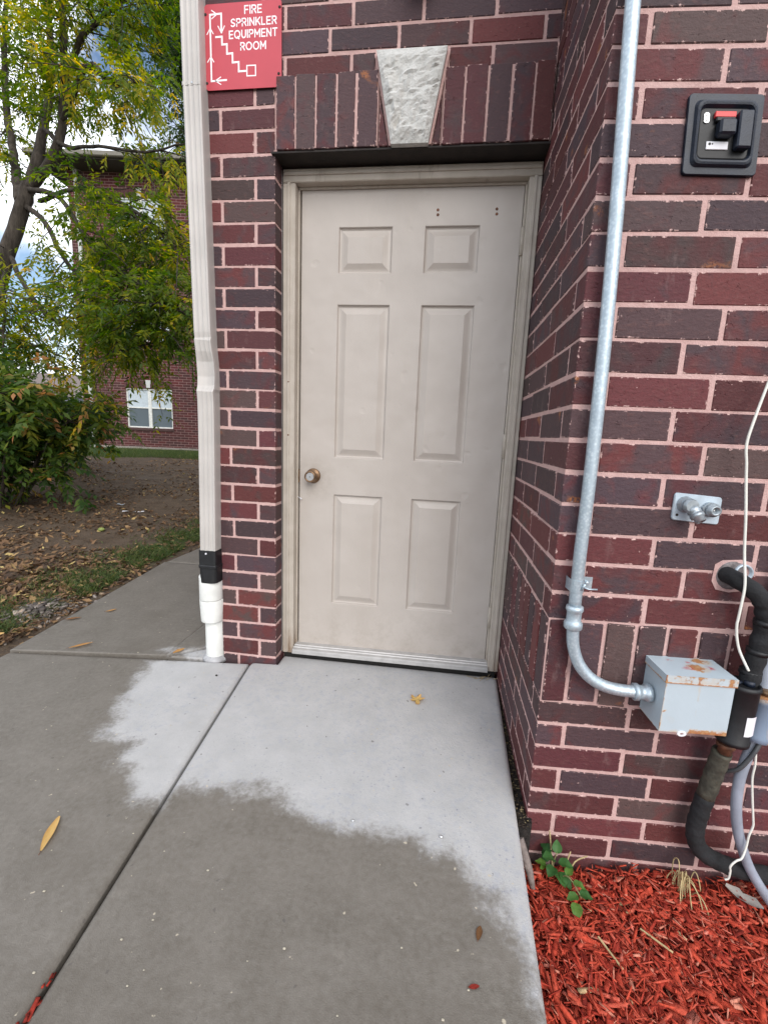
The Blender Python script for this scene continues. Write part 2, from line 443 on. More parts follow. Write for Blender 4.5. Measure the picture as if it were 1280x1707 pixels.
BR = []      # (eight corners)
def J(a): return rnd.uniform(-a, a)
def brick8(foot, z0, z1, jit=.0022):
    # foot: (left-front, right-front, left-back, right-back)
    c = []
    dz0, dz1 = J(jit), J(jit); jx = [J(jit) for _ in range(4)]; tilt = J(.0012)
    for zi, z in enumerate((z0 + dz0, z1 + dz1)):
        for k, p in enumerate(foot):
            c.append(Vector((p[0], p[1], z + (tilt if k in (1, 3) else -tilt))))
    BR.append(c)
def wall_row(x0, x1, y, z0, z1, back=.07, proud=0.0):
    y = y - proud + J(.0009)
    brick8([(x0 + J(.0015), y), (x1 + J(.0015), y), (x0, y + back), (x1, y + back)], z0, z1)
bj, hj = .0050, .0060
# pier and the wall over the door
for i in range(-12, 30):
    z1, z0 = zd(i) - bj, zd(i + 1) + bj
    if z1 > ZT - .02: continue
    zm = (z0 + z1) / 2; a = xl(zm); y0 = J(.0008)
    if i % 2 == 0: sp = -.222 + .019 * min(1, max(0, (1.6 - zm) / 1.4)) * 2
    else: sp = -.081
    if i <= -3:       # rows that run on over the lintel
        st = -.045 if i % 2 else -.216
        xs = [a] + ([st] if i % 2 == 0 else [st]) + [st + .2565 * k for k in range(1, 6)]
        xs = [x for x in xs if x < AX - .03] + [AX + .01]
        for k in range(len(xs) - 1):
            x0 = xs[k] + (0 if k == 0 else hj); x1 = xs[k + 1] - hj
            if x1 - x0 < .01: continue
            brick8([(x0, y0), (x1, y0), (x0, .19 if k == 0 and i % 2 else .09), (x1, .19 if k == 0 and i % 2 else .09)], z0, z1)
        continue
    if i == -2:
        for x0, x1 in ((a, -.222), (-.21, .033), (.045, .288), (.300, .383), (.655, .802), (.814, 1.028)):
            brick8([(x0, y0), (x1, y0), (x0, .09), (x1, .09)], z0, z1)
        continue
    end = -.002 if i < 2 else 0.0
    brick8([(a, y0), (sp - hj, y0), (a, .19), (sp - hj, .19)], z0, z1)
    brick8([(sp + hj, y0), (end, y0), (sp + hj, .105), (end, .105)], z0, z1)
# soldier course over the door, proud of the wall
sz0, sz1, sy = 2.152, 2.3985, -.018
edges = [.012, .086, .165, .245, .320, .404]
for a, b in zip(edges[:-1], edges[1:]):
    wall_row(a + (.0 if a < .02 else .0045), b - .0045, 0, sz0 + J(.002), sz1 + J(.002), .09, -sy)
edges = [.640, .716, .798, .882, .960, 1.0295]
for a, b in zip(edges[:-1], edges[1:]):
    wall_row(a + .0045, b - .0045, 0, sz0 + J(.002), sz1 + J(.002), .09, -sy)
# wedge-cut soldiers beside the keystone
BR.append([Vector(p) for p in ((.4085, sy, sz0), (.444, sy, sz0), (.4085, .07, sz0), (.444, .07, sz0), (.4085, sy, 2.318), (.4100, sy, 2.318), (.4085, .07, 2.318), (.4100, .07, 2.318))])
BR.append([Vector(p) for p in ((.608, sy, sz0), (.6355, sy, sz0), (.608, .07, sz0), (.6355, .07, sz0), (.634, sy, 2.312), (.6355, sy, 2.312), (.634, .07, 2.312), (.6355, .07, 2.312))])
# return and front of the wing
def ret(ya, yb, z0, z1):
    x = AX + J(.0009)
    brick8([(x, ya), (x + .07, ya), (x, yb), (x + .07, yb)], z0, z1)
def frt(sa, sb, z0, z1, d=0.0):
    d += J(.0008)
    p = [W(sa, 0, d), W(sb, 0, d), W(sa, 0, -.07), W(sb, 0, -.07)]
    brick8([(q.x, q.y) for q in p], z0, z1)
ks = sorted(k for k in ZR if k not in (18, 30) and (k + 1) in ZR)
for k in ks:
    z1, z0 = ZR[k] - bj, ZR[k + 1] + bj
    if z1 > ZT - .02: continue
    even = k % 2 == 0
    rl = .262 if even else .078; fl_ = .072 if even else .243
    # corner brick turns the arris
    A = W(0, 0, J(.0006)); B = W(fl_, 0, 0)
    brick8([(AX + J(.0006), A.y), (B.x, B.y), (AX, AY + rl), (AX + TX * fl_, AY + rl + TY * fl_)], z0, z1)
    y = AY + rl + .012
    while y < .20:
        yb = y + (.258 if y + .258 < .2 else .2 - y)
        ret(y, yb - .0, z0, z1); y = yb + .012
    s = fl_ + .012
    while s < 2.9:
        w_ = .2435 + J(.004); frt(s, s + w_, z0, z1); s += w_ + .012
# soldier band round the wing
z1, z0 = ZR[18] - bj, ZR[21] + .002
s = .0; cuts = [.006, .070, .153, .236, .318, .399, .480] + [.480 + .0815 * k for k in range(1, 29)]
for a, b in zip(cuts[:-1], cuts[1:]): frt(a + (.0 if a < .01 else .006), b - .006, z0 + J(.003), z1 + J(.003), .004)
y = AY + .008
while y < .19:
    x = AX - .003 + J(.001); brick8([(x, y), (x + .07, y), (x, y + .068), (x + .07, y + .068)], z0 + J(.003), z1 + J(.003)); y += .0805
# bricks of the outer left flank
FL = []
n_main = len(BR)
for i in range(-12, 30):
    z1, z0 = zd(i) - bj, zd(i + 1) + bj
    if z1 > ZT - .02: continue
    y = .2 + (.128 if i % 2 else 0); zm = (z0 + z1) / 2
    x = xl(ZT) + .018
    while y < 5.8: brick8([(x, y), (x + .05, y), (x, y + .245), (x + .05, y + .245)], z0, z1); y += .257

# which bricks show largest in the photograph: those become single parts, the rest one mass
cm_inv = cam.rotation_euler.to_matrix().transposed()
def px(p):
    q = cm_inv @ (Vector(p) - Vector(cam.location))
    if q.z > -.05: return None
    return 640 + 740.54 * q.x / -q.z, 853.5 - 740.54 * q.y / -q.z
def size_in_photo(i, c):
    if i >= n_main: return 0
    ps = [px(p) for p in c]
    if any(p is None for p in ps): return 0
    xs = [min(max(p[0], 0), 1280) for p in ps]; ys = [min(max(p[1], 0), 1707) for p in ps]
    return (max(xs) - min(xs)) * (max(ys) - min(ys))
areas = [size_in_photo(i, c) for i, c in enumerate(BR)]
order = sorted(range(len(BR)), key=lambda i: -areas[i])
single = [i for i in order[:300] if areas[i] > 40]
sset = set(single)
for i in single:
    mb = MB(); uv = []; mb.hexa(BR[i], .0020, None, uv); link('brick', mb, M['brick'], bld, uv=uv)
mb = MB(); uv = []; tint = []
for i in range(len(BR)):
    if i not in sset:
        n0 = len(mb.v); mb.hexa(BR[i], .0020, None, uv); tint += [rnd.random()] * (len(mb.v) - n0)
mb.at['tint'] = tint
tag(link('brickwork', mb, M['brick_many'], bld, uv=uv), kind='stuff')

# keystone: rough split face, a displaced grid on a tapered block
mb = MB(); nx, nz = 16, 34
def kx(u, v):
    l = .457 + (.3925 - .457) * v; r_ = .594 + (.6465 - .594) * v
    return l + (r_ - l) * u
from mathutils import noise as mnoise
vsx = []
for j in range(nz + 1):
    for i in range(nx + 1):
        u, v = i / nx, j / nz; x = kx(u, v); z = 2.147 + .302 * v
        edge = min(u, 1 - u, v, 1 - v); k = min(1, edge * 9)
        wx = x * 21 + .7 * mnoise.noise((x * 30, z * 30, 2)); wz = z * 21 + .7 * mnoise.noise((x * 30, z * 30, 7)); vd, vp = mnoise.voronoi((wx, wz, 0)); cv_ = mnoise.cell_vector(vp[0] * 7.3)
        d = (wx - vp[0].x) * (cv_.x - .5) * 1.3 + (wz - vp[0].y) * (cv_.y - .5) * 1.3 + .35 * (cv_.z - .5) + .25 * mnoise.noise((x * 60, z * 60, 8)) + .15
        vsx.append((x, -.036 - k * (.010 + .016 * d), z))
nn = nx + 1
fsx = [(j * nn + i, j * nn + i + 1, (j + 1) * nn + i + 1, (j + 1) * nn + i) for j in range(nz) for i in range(nx)]
mb.add(vsx, fsx, False)
bd = [i for i in range(nn)] + [j * nn + nx for j in range(1, nz + 1)] + [nz * nn + i for i in range(nx - 1, -1, -1)] + [j * nn for j in range(nz - 1, 0, -1)]
o = len(mb.v); mb.v += [(mb.v[i][0], .05, mb.v[i][2]) for i in bd]
for k in range(len(bd)):
    k2 = (k + 1) % len(bd); mb.f.append((bd[k2], bd[k], o + k, o + k2)); mb.sm.append(False)
link('keystone', mb, M['stone'], bld)
# mortar bed round the keystone (a slightly bigger tapered block, set back)
mb = MB()
mb.hexa([(.447, -.015, sz0 + .002), (.604, -.015, sz0 + .002), (.447, .04, sz0 + .002), (.604, .04, sz0 + .002), (.383, -.015, 2.452), (.657, -.015, 2.452), (.383, .04, 2.452), (.657, .04, 2.452)])
mb.box(.016, .402, -.0135, .05, sz0 + .004, sz1 - .003); mb.box(.642, 1.026, -.0135, .05, sz0 + .004, sz1 - .003)
link('mortar_bed', mb, M['mortar'], bld)
# steel lintel under the soldiers
mb = MB(); mb.box(-.012, 1.05, -.012, .085, 2.1425, 2.1505, .001); mb.box(-.010, 1.048, .085, .20, 2.139, 2.153)
link('lintel', mb, M['lintel'], bld)

# door frame
fr = MB(); Y0, Y1 = .08, .175
def bar(x0, x1, z0, z1, y0=Y0, y1=Y1, b=.003): fr.box(x0, x1, y0, y1, z0, z1, b)
bar(.0022, .0555, .022, 2.0865); bar(.983, 1.0305, .03, 2.0865); bar(.0022, 1.0305, 2.088, 2.1375)
bar(.0225, .0345, .03, 2.0870, .0745, .082, .0015); bar(1.000, 1.012, .035, 2.0870, .0745, .082, .0015); bar(.006, 1.027, 2.112, 2.124, .0745, .082, .0015)
bar(.0557, .0625, .025, 2.083, .118, .172, .001); bar(.976, .9828, .03, 2.083, .118, .172, .001); bar(.0557, .9828, 2.0785, 2.0878, .118, .172, .001)
frame = link('door_frame', fr, M['frame'], bld)
mb = MB()
for z in (1.30, 1.07): mb.lathe((.030, .0745, z), (0, -1, 0), [(0, .0035), (.0012, .003), (.0016, 0.0008)], 10)
link('nail', mb, M['rust'], frame)
mb = MB(); mb.box(-.005, .0015, .073, .085, .03, 2.13, .0008); link('caulk', mb, plain('grey_caulk', (.16, .15, .15), .7, 0, .3), frame)

# door: slab with six embossed panels
dx0, dx1, dz0, dz1, DY = .0690, .9735, .052, 2.0775, .127
PANELS = [(.224, .457, 1.757, 1.938), (.590, .812, 1.757, 1.938), (.231, .459, .975, 1.633), (.590, .811, .977, 1.633), (.239, .457, .275, .806), (.590, .811, .279, .808)]
colA = (.229, .457); colB = (.590, .812); rowsz = [(.277, .807), (.976, 1.633), (1.757, 1.938)]
mb = MB()
xs = [dx0, colA[0], colA[1], colB[0], colB[1], dx1]; zs = [dz0] + [q for r_ in rowsz for q in r_] + [dz1]
for i in range(5):
    for j in range(7):
        if i in (1, 3) and j in (1, 3, 5): continue
        n_i = 6; 
        mb.add([(xs[i], DY, zs[j]), (xs[i + 1], DY, zs[j]), (xs[i + 1], DY, zs[j + 1]), (xs[i], DY, zs[j + 1])], [(0, 1, 2, 3)])
mb.add([(dx0, DY, dz0), (dx1, DY, dz0), (dx1, DY, dz1), (dx0, DY, dz1), (dx0, .171, dz0), (dx1, .171, dz0), (dx1, .171, dz1), (dx0, .171, dz1)],
       [(1, 0, 4, 5), (2, 1, 5, 6), (3, 2, 6, 7), (0, 3, 7, 4), (4, 7, 6, 5)])
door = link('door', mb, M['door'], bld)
prof = [(0, 0), (.0020, .0016), (.0050, .0088), (.0105, .0112), (.0165, .0100), (.020, .0090), (.0375, .0016), (.0395, .0006)]
for c0, c1 in (colA, colB):
    for r0, r1 in rowsz:
        mb = MB(); rings = []
        for ins, dep in prof:
            rings.append([(c0 + ins, DY + dep, r0 + ins), (c1 - ins, DY + dep, r0 + ins), (c1 - ins, DY + dep, r1 - ins), (c0 + ins, DY + dep, r1 - ins)])
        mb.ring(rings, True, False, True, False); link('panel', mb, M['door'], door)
# knob, latch, hinges, screw holes
mb = MB(); kp = (.133, DY, .8885)
mb.lathe(kp, (0, -1, 0), [(0, .034), (.004, .034), (.008, .031), (.010, .018), (.022, .0145), (.030, .016), (.034, .025), (.044, .0275), (.054, .0265), (.059, .023), (.0585, .019), (.0565, .0188)], 32)
knob = link('knob', mb, M['brass'], door)
mb = MB(); mb.lathe((kp[0], kp[1] - .0562, kp[2]), (0, -1, 0), [(0, .0186), (.0012, .0175)], 24); mb.lathe((kp[0], kp[1] - .0570, kp[2]), (0, -1, 0), [(0, .007), (.003, .0065)], 20)
link('lock_face', mb, M['chrome'], door)
mb = MB(); mb.box(kp[0] - .0009, kp[0] + .0009, kp[1] - .0603, kp[1] - .059, kp[2] - .004, kp[2] + .004); link('keyhole', mb, M['dark'], door)
for z in (1.870, 1.062, .278):
    mb = MB(); mb.tube([(.9780, .1130, z - .051), (.9780, .1130, z + .051)], .0078, 10)
    for q in (-.051, -.017, .017, .051): mb.tube([(.9780, .1130, z + q - .0008), (.9780, .1130, z + q + .0008)], .0086, 10)
    link('hinge', mb, M['frame'], door)
for x, z in ((.638, 1.996), (.639, 1.978), (.872, 1.995), (.873, 1.977)):
    mb = MB(); mb.lathe((x, DY - .0006, z), (0, -1, 0), [(-.001, .0056), (.0003, .0056), (.0008, .004), (.0004, .0026)], 12); link('screw', mb, M['rust'], door)
mb = MB(); mb.box(.0632, .0685, .121, .1265, .855, .915, .0008); mb.box(.0640, .0690, .118, .122, .874, .884, .0006)
link('strike_plate', mb, M['brass'], frame)
mb = MB(); mb.tube([(.056, .121, .792), (.066, .118, .786), (.078, .112, .781)], .0011, 6); mb.tube([(.076, .114, .7815), (.083, .111, .779)], .0032, 8)
link('nail', mb, M['label'], frame)
# threshold
mb = MB()
prof2 = [(.060, .030), (.060, .046), (.066, .050), (.082, .052), (.084, .0555), (.096, .0565), (.098, .0600), (.172, .0610), (.172, .030)]
mb.ring([[(x, y, z + dzz) for y, z in prof2] for x, dzz in ((.0575, 0), (.9825, .004))], True, True, True, False)
link('threshold', mb, M['alum'], bld)
mb = MB(); mb.box(.010, 1.02, .092, .19, -.05, .029); link('sill_gap', mb, M['dark'], bld)
# mortar patch round the pipe hole
mb = MB(); ring = [(.418, .722), (.405, .745), (.407, .790), (.424, .802), (.470, .806), (.496, .800), (.502, .760), (.488, .722), (.452, .716)]
mb.add([W(a, z, .0012) for a, z in ring] + [W(.452, .76, .0022)], [(i, (i + 1) % 9, 9) for i in range(9)]); link('mortar_patch', mb, M['mortar'], bld)

# ------------------------------------------------------------------ PAVEMENT
DRY = [(-.28, .033), (-.587, -.079), (-.509, -.361), (-.44, -.53), (-.431, -.565), (-.30, -.615), (-.285, -.638), (-.266, -.692), (-.123, -.815), (-.04, -.834), (-.02, -.751), (.08, -.757), (.22, -.728), (.301, -.741), (.414, -.807), (.621, -.82), (.785, -.838), (.874, -.905), (.931, -1.018), (.958, -1.082), (.974, -1.148), (.99, -1.4), (1.3, -1.4), (1.3, .4), (-.28, .4)]
DRY2 = [(-.60, .02), (-.42, .06), (-.33, .16), (-.2, .25), (-.2, -.02), (-.4, -.03)]
def sdist(P, poly):
    d = np.full(len(P), 1e9); ins = np.zeros(len(P), bool); n = len(poly)
    for i in range(n):
        a = np.array(poly[i]); b = np.array(poly[(i + 1) % n]); ab = b - a
        t = np.clip(((P - a) @ ab) / (ab @ ab), 0, 1); q = a + t[:, None] * ab
        d = np.minimum(d, np.hypot(*(P - q).T))
        c = ((a[1] > P[:, 1]) != (b[1] > P[:, 1])); den = (b[1] - a[1]) if b[1] != a[1] else 1e-9
        ins ^= c & (P[:, 0] < (b[0] - a[0]) * (P[:, 1] - a[1]) / den + a[0])
    return np.where(ins, d, -d)
def slab(quad, thick=.12, n=80, m=80, dz=0.0, wob=0.0, groove=True):
    # quad: near-left, near-right, far-right, far-left (xy); top is a fine grid that carries the damp mask
    A = [np.array(q, float) for q in quad]
    u, v = np.meshgrid(np.linspace(0, 1, n + 1), np.linspace(0, 1, m + 1))
    P = ((1 - u) * (1 - v))[..., None] * A[0] + (u * (1 - v))[..., None] * A[1] + (u * v)[..., None] * A[2] + ((1 - u) * v)[..., None] * A[3]
    P = P.reshape(-1, 2)
    uu, vv = u.ravel(), v.ravel(); w = np.hypot(*(A[1] - A[0])); h = np.hypot(*(A[3] - A[0]))
    ed = np.minimum(np.minimum(uu, 1 - uu) * w, np.minimum(vv, 1 - vv) * h)
    z = dz - (.007 if groove else 0) * np.clip(1 - ed / .012, 0, 1) ** 2
    dry = np.maximum(sdist(P, DRY), sdist(P, DRY2))
    V = np.column_stack([P, z]); k = n + 1
    mb = MB(); mb.v = [tuple(p) for p in V]
    mb.f = [(j * k + i, j * k + i + 1, (j + 1) * k + i + 1, (j + 1) * k + i) for j in range(m) for i in range(n)]; mb.sm = [True] * len(mb.f)
    bd = list(range(k)) + [j * k + n for j in range(1, m + 1)] + [m * k + i for i in range(n - 1, -1, -1)] + [j * k for j in range(m - 1, 0, -1)]
    o = len(mb.v); mb.v += [(mb.v[i][0], mb.v[i][1], -thick) for i in bd]
    for a in range(len(bd)):
        b = (a + 1) % len(bd); mb.f.append((bd[b], bd[a], o + a, o + b)); mb.sm.append(False)
    mb.at['dry'] = np.concatenate([np.clip(dry, -.4, .4), dry[bd]]).tolist()
    return mb
pave = bpy.data.objects.new('pavement', None); COL.objects.link(pave); tag(pave, kind='structure'); ORG['pavement'] = (0, 0, 0)
tag(pave, 'grey concrete walk, damp except for a pale dry patch before the door')
# the stoop slab is one casting: lay its near and far halves as one grid
def stoop():
    n, m = 110, 190
    ys = np.concatenate([np.linspace(-2.6, -.012, m), np.linspace(-.004, .084, 12)]); rows = len(ys)
    V = []; 
    for y in ys:
        t = min(1, max(0, (y + 2.6) / 2.57)); xlft = .163 + (-.118 - .163) * t if y < -.008 else .006
        xr_ = 1.0285 + (y - .084) * .0395
        for i in range(n + 1): V.append((xlft + (xr_ - xlft) * i / n, y))
    V = np.array(V); k = n + 1
    dry = np.maximum(sdist(V, DRY), sdist(V, DRY2))
    idx = np.arange(len(V)); ii = idx % k; jj = idx // k
    ex = np.minimum(V[:, 0] - V[jj * k, 0], V[jj * k + n, 0] - V[:, 0]); z = -.008 * np.clip(1 - ex / .012, 0, 1) ** 2
    mb = MB(); mb.v = [(a, b, c) for (a, b), c in zip(V, z)]
    mb.f = [(j * k + i, j * k + i + 1, (j + 1) * k + i + 1, (j + 1) * k + i) for j in range(rows - 1) for i in range(n)]; mb.sm = [True] * len(mb.f)
    bd = list(range(k)) + [j * k + n for j in range(1, rows)] + [(rows - 1) * k + i for i in range(n - 1, -1, -1)] + [j * k for j in range(rows - 2, 0, -1)]
    o = len(mb.v); mb.v += [(mb.v[i][0], mb.v[i][1], -.12) for i in bd]
    for a in range(len(bd)):
        b = (a + 1) % len(bd); mb.f.append((bd[b], bd[a], o + a, o + b)); mb.sm.append(False)
    mb.at['dry'] = np.concatenate([np.clip(dry, -.4, .4), dry[bd]]).tolist(); return mb
link('slab', stoop(), M['concrete'], pave)
link('slab', slab([(-1.30, -2.6), (.152, -2.6), (-.129, -.014), (-1.262, -.140)], n=120, m=200), M['concrete'], pave)
far = MB(); far.at['dry'] = []
for quad, n_, m_ in (([(-1.275, -.128), (-.545, -.030), (-.545, 1.36), (-1.455, 1.36)], 60, 90), ([(-.545, -.030), (-.378, .105), (-.33, 1.36), (-.545, 1.36)], 20, 80), ([(-.378, .105), (-.272, .100), (-.272, 1.36), (-.33, 1.36)], 12, 70)):
    q_ = slab(quad, .12, n_, m_, .0, 0, False); o = len(far.v)
    far.v += q_.v; far.f += [tuple(i + o for i in f) for f in q_.f]; far.sm += q_.sm; far.at['dry'] += q_.at['dry']
link('slab', far, M['concrete'], pave)
link('slab', slab([(-.530, -.026), (-.268, -.008), (-.268, .088), (-.375, .090)], n=24, m=16, dz=-.003), M['concrete'], pave)
link('slab', slab([(-1.455, 1.368), (-.30, 1.368), (-.30, 3.4), (-1.36, 3.4)], n=50, m=80), M['concrete'], pave)
link('slab', slab([(-1.36, 3.408), (-.30, 3.408), (-.30, 5.9), (-1.25, 5.9)], n=20, m=40), M['concrete'], pave)

# ------------------------------------------------------------------ TERRAIN
def lawn_z(x, y):
    t = np.clip((-1.3 - x) / 8.5, 0, 1); t = t * t * (3 - 2 * t)
    t2 = np.clip((y - 1) / 11.0, 0, 1)
    return -.035 + .33 * np.maximum(t * .9, t2 * t2 * (3 - 2 * t2)) + .018 * np.sin(x * 2.1 + y * .7) * np.cos(y * 1.7)
def mat_lawn():
    t = NT('leaf_strewn_soil')
    n = t.noise(5, 6, .65); f = t.noise(38, 5, .7); g = t.noise(1.1, 4, .6); ff = t.noise(140, 3, .7)
    c = t.mix(t.ramp(n, .3, .7), (.058, .042, .031), (.135, .103, .080))
    c = t.mix(t.ramp(f, .5, .68, 0, .8), c, (.175, .115, .07))
    c = t.mix(t.ramp(ff, .54, .66, 0, .65), c, (.22, .155, .09))
    c = t.mix(t.ramp(t.noise(85, 3, .7, off=(1, 2, 3)), .56, .68, 0, .6), c, (.028, .020, .015))
    c = t.mix(t.ramp(g, .60, .72, 0, .5), c, (.15, .135, .12))
    ga = t.math('ADD', t.attr('grass'), t.ramp(f, .3, .7, -.35, .35))
    c = t.mix(t.ramp(ga, .45, .7), c, t.mix(f, (.030, .050, .012), (.075, .105, .028)))
    t.bump(t.math('ADD', f, t.math('MULTIPLY', ff, .5)), .02, .8)
    return t.out(c, .95, spec=.15)
gx = np.concatenate([-np.geomspace(70, 12, 14), np.linspace(-11.6, -1.28, 90)])
gy = np.concatenate([-np.geomspace(60, 4, 10), np.linspace(-3.5, 15, 110), np.geomspace(16, 90, 14)])
X, Yg = np.meshgrid(gx, gy); Z = lawn_z(X, Yg)
def grass_amt(x, y):
    d = np.clip(1 - np.abs(x + 1.68 + .05 * y) / .48, 0, 1) * .75
    far = np.clip((y - .25 * (x + 8) - 8.3) / 1.2, 0, 1)
    bed = np.clip((-x - 11.5) / 2, 0, 1)
    return np.maximum(np.maximum(d, far * .9), bed * .8)
V = np.column_stack([X.ravel(), Yg.ravel(), Z.ravel()]); k = len(gx)
Fq = np.array([(j * k + i, j * k + i + 1, (j + 1) * k + i + 1, (j + 1) * k + i) for j in range(len(gy) - 1) for i in range(k - 1)])
lawn = np_mesh('lawn', V, Fq, mat_lawn(), None, None, True)
a = lawn.data.attributes.new('grass', 'FLOAT', 'POINT'); a.data.foreach_set('value', grass_amt(V[:, 0], V[:, 1]).astype(np.float32))
tag(lawn, kind='structure')
mb = MB(); mb.add([(-500, -500, -.40), (500, -500, -.40), (500, 500, -.40), (-500, 500, -.40)], [(0, 1, 2, 3)])
tag(link('ground', mb, plain('bare_earth', (.07, .055, .04), .95, 0, .4, 2), None), kind='structure')
mb = MB(); mb.prism([(-1.28, -2.59), (.90, -2.59), (.988, -.70), (1.045, -.68), (1.045, .19), (-.25, .19), (-.25, 5.88), (-1.22, 5.88), (-1.34, 3.4), (-1.44, 1.36), (-1.25, -.13)], -.2, -.024)
tag(link('soil', mb, M['soil'], None), kind='structure')

# ------------------------------------------------------------------ MULCH BED
MZ = -.178
bx = np.linspace(.88, 3.2, 60); by = np.linspace(-2.6, -.5, 60)
X, Yg = np.meshgrid(bx, by)
def mulch_z(x, y): return MZ + .012 * np.sin(x * 7 + 1) * np.cos(y * 6) + .008 * np.sin(x * 17 + y * 13) + .025 * np.clip((-.95 - y) / .5, 0, 1)
V = np.column_stack([X.ravel(), Yg.ravel(), mulch_z(X, Yg).ravel() - .012]); k = len(bx)
Fq = np.array([(j * k + i, j * k + i + 1, (j + 1) * k + i + 1, (j + 1) * k + i) for j in range(len(by) - 1) for i in range(k - 1)])
tag(np_mesh('mulch_bed', V, Fq, plain('dark_mulch_base', (.30, .042, .026), .95, 0, .5, 80, .01, 120), None, None, True), kind='structure')
def chips(N, x0, x1, y0, y1, zf, L=(.018, .075), Wd=(.004, .013), T=(.0015, .005), ang=(-.75, 1.05), lift=.022):
    x = rng.uniform(x0, x1, N); y = rng.uniform(y0, y1, N)
    l = rng.uniform(0, 1, N) ** 1.8 * (L[1] - L[0]) + L[0]; w = rng.uniform(*Wd, N) * (.6 + l / L[1]); t = rng.uniform(*T, N)
    th = rng.normal(ang[0], ang[1], N); pit = rng.normal(0, .22, N); rol = rng.normal(0, .5, N)
    d = np.column_stack([np.cos(th) * np.cos(pit), np.sin(th) * np.cos(pit), np.sin(pit)])
    up = np.array([0, 0, 1.0]); sd_ = np.cross(up, d); sd_ /= np.linalg.norm(sd_, axis=1)[:, None]; n = np.cross(d, sd_)
    c, s = np.cos(rol)[:, None], np.sin(rol)[:, None]; sd_, n = sd_ * c + n * s, n * c - sd_ * s
    ctr = np.column_stack([x, y, zf(x, y) + rng.uniform(0, lift, N)])
    V = np.zeros((N, 8, 3)); q = 0
    for a in (-1, 1):
        for b in (-1, 1):
            for e_ in (-1, 1):
                k1 = rng.uniform(.45, 1.1, N); k2 = rng.uniform(.8, 1.1, N)
                V[:, q] = ctr + d * (a * l / 2 * k2)[:, None] + sd_ * (b * w / 2 * k1)[:, None] + n * (e_ * t / 2)[:, None]; q += 1
    F0 = np.array([(0, 1, 3, 2), (4, 6, 7, 5), (0, 4, 5, 1), (2, 3, 7, 6), (0, 2, 6, 4), (1, 5, 7, 3)])
    F = (np.arange(N)[:, None, None] * 8 + F0).reshape(-1, 4)
    return V.reshape(-1, 3), F
N = 24000
V, F = chips(N, .90, 2.9, -2.3, -.60, mulch_z, L=(.010, .075), Wd=(.003, .015))
keep = np.repeat((V.reshape(N, 8, 3)[:, :, 1].max(1) < (AY + (V.reshape(N, 8, 3)[:, :, 0].mean(1) - AX) * TY - .004)) | (V.reshape(N, 8, 3)[:, :, 0].max(1) < 1.0), 8)
C0 = V.reshape(N, 8, 3); keep &= np.repeat(C0[:, :, 0].min(1) > 1.0275 + (C0[:, :, 1].mean(1) - .084) * .0395, 8)
kk = keep.reshape(N, 8)[:, 0]; V = V.reshape(N, 8, 3)[kk].reshape(-1, 3); N2 = kk.sum()
F0 = F[:6]; F = (np.arange(N2)[:, None, None] * 8 + F0).reshape(-1, 4)
tint = np.repeat(np.clip(rng.normal(.52, .25, N2), 0, .95), 8); tint.reshape(N2, 8)[rng.random(N2) < .006] = 1.0
mulch_mat = mat_tint('red_dyed_wood', [(0, (.19, .020, .013)), (.3, (.36, .038, .022)), (.55, (.52, .070, .036)), (.8, (.56, .10, .06)), (.94, (.60, .19, .14)), (1, (.62, .44, .24))], .85, .002)
N3 = 26000
V3, F3 = chips(N3, .93, 2.4, -2.0, -.60, mulch_z, L=(.008, .045), Wd=(.0012, .0045), T=(.0008, .0022), ang=(-.75, 1.2), lift=.030)
C3 = V3.reshape(N3, 8, 3); ok = ((C3[:, :, 1].max(1) < (AY + (C3[:, :, 0].mean(1) - AX) * TY - .004)) | (C3[:, :, 0].max(1) < 1.0)) & (C3[:, :, 0].min(1) > 1.0275 + (C3[:, :, 1].mean(1) - .084) * .0395)
V3 = C3[ok].reshape(-1, 3); n3 = int(ok.sum()); F3 = (np.arange(n3)[:, None, None] * 8 + F0).reshape(-1, 4) + len(V)
V = np.concatenate([V, V3]); F = np.concatenate([F, F3]); tint = np.concatenate([tint, np.repeat(np.clip(rng.normal(.56, .22, n3), 0, .95), 8)])
mc = np_mesh('wood_chip_mulch', V, F, mulch_mat, None, tint)
# red chips and crumbs that have fallen into the near end of the slab joint
Vj, Fj = chips(60, 0, 1, 0, 1, lambda x, y: x * 0, (.008, .035), (.002, .007), (.001, .004), (1.7, .35), .0)
yj = rng.uniform(-1.75, -1.22, 60); xj = .163 + (-.118 - .163) * (yj + 2.6) / 2.57 - .006 + rng.normal(0, .003, 60)
C3 = Vj.reshape(60, 8, 3); C3 += (np.column_stack([xj, yj, rng.uniform(-.014, .0, 60)]) - C3.mean(1))[:, None, :]
tag(np_mesh('joint_debris', C3.reshape(-1, 3), Fj, mulch_mat, None, np.repeat(rng.random(60) ** 3 * .3, 8)), 'red bark bits stuck in the slab joint at the bottom left', 'debris', None, 'stuff')
tag(mc, 'red dyed wood chip mulch heaped at the foot of the brick wall', 'mulch', None, 'stuff')
# crumbs, soil and grass bits in the gap between walk and wall
N = 900
V, F = chips(N, 0, 1, 0, 1, lambda x, y: x * 0, (.004, .028), (.0015, .005), (.001, .004), (0, 2), .02)
off = np.column_stack([1.008 + rng.uniform(-.006, .03, N), rng.uniform(-.70, .095, N), np.full(N, -.022)])
Vr = V.reshape(N, 8, 3); Vr += (off - Vr.mean(1))[:, None, :]
tag(np_mesh('gap_debris', Vr.reshape(-1, 3), F, mat_tint('dark_crumbs', [(0, (.012, .010, .009)), (.75, (.04, .03, .022)), (.9, (.10, .075, .04)), (1, (.30, .24, .13))]), None, np.repeat(rng.random(N), 8)), 'dark crumbs of soil and straw in the gap between walk and wall', 'debris', None, 'stuff')

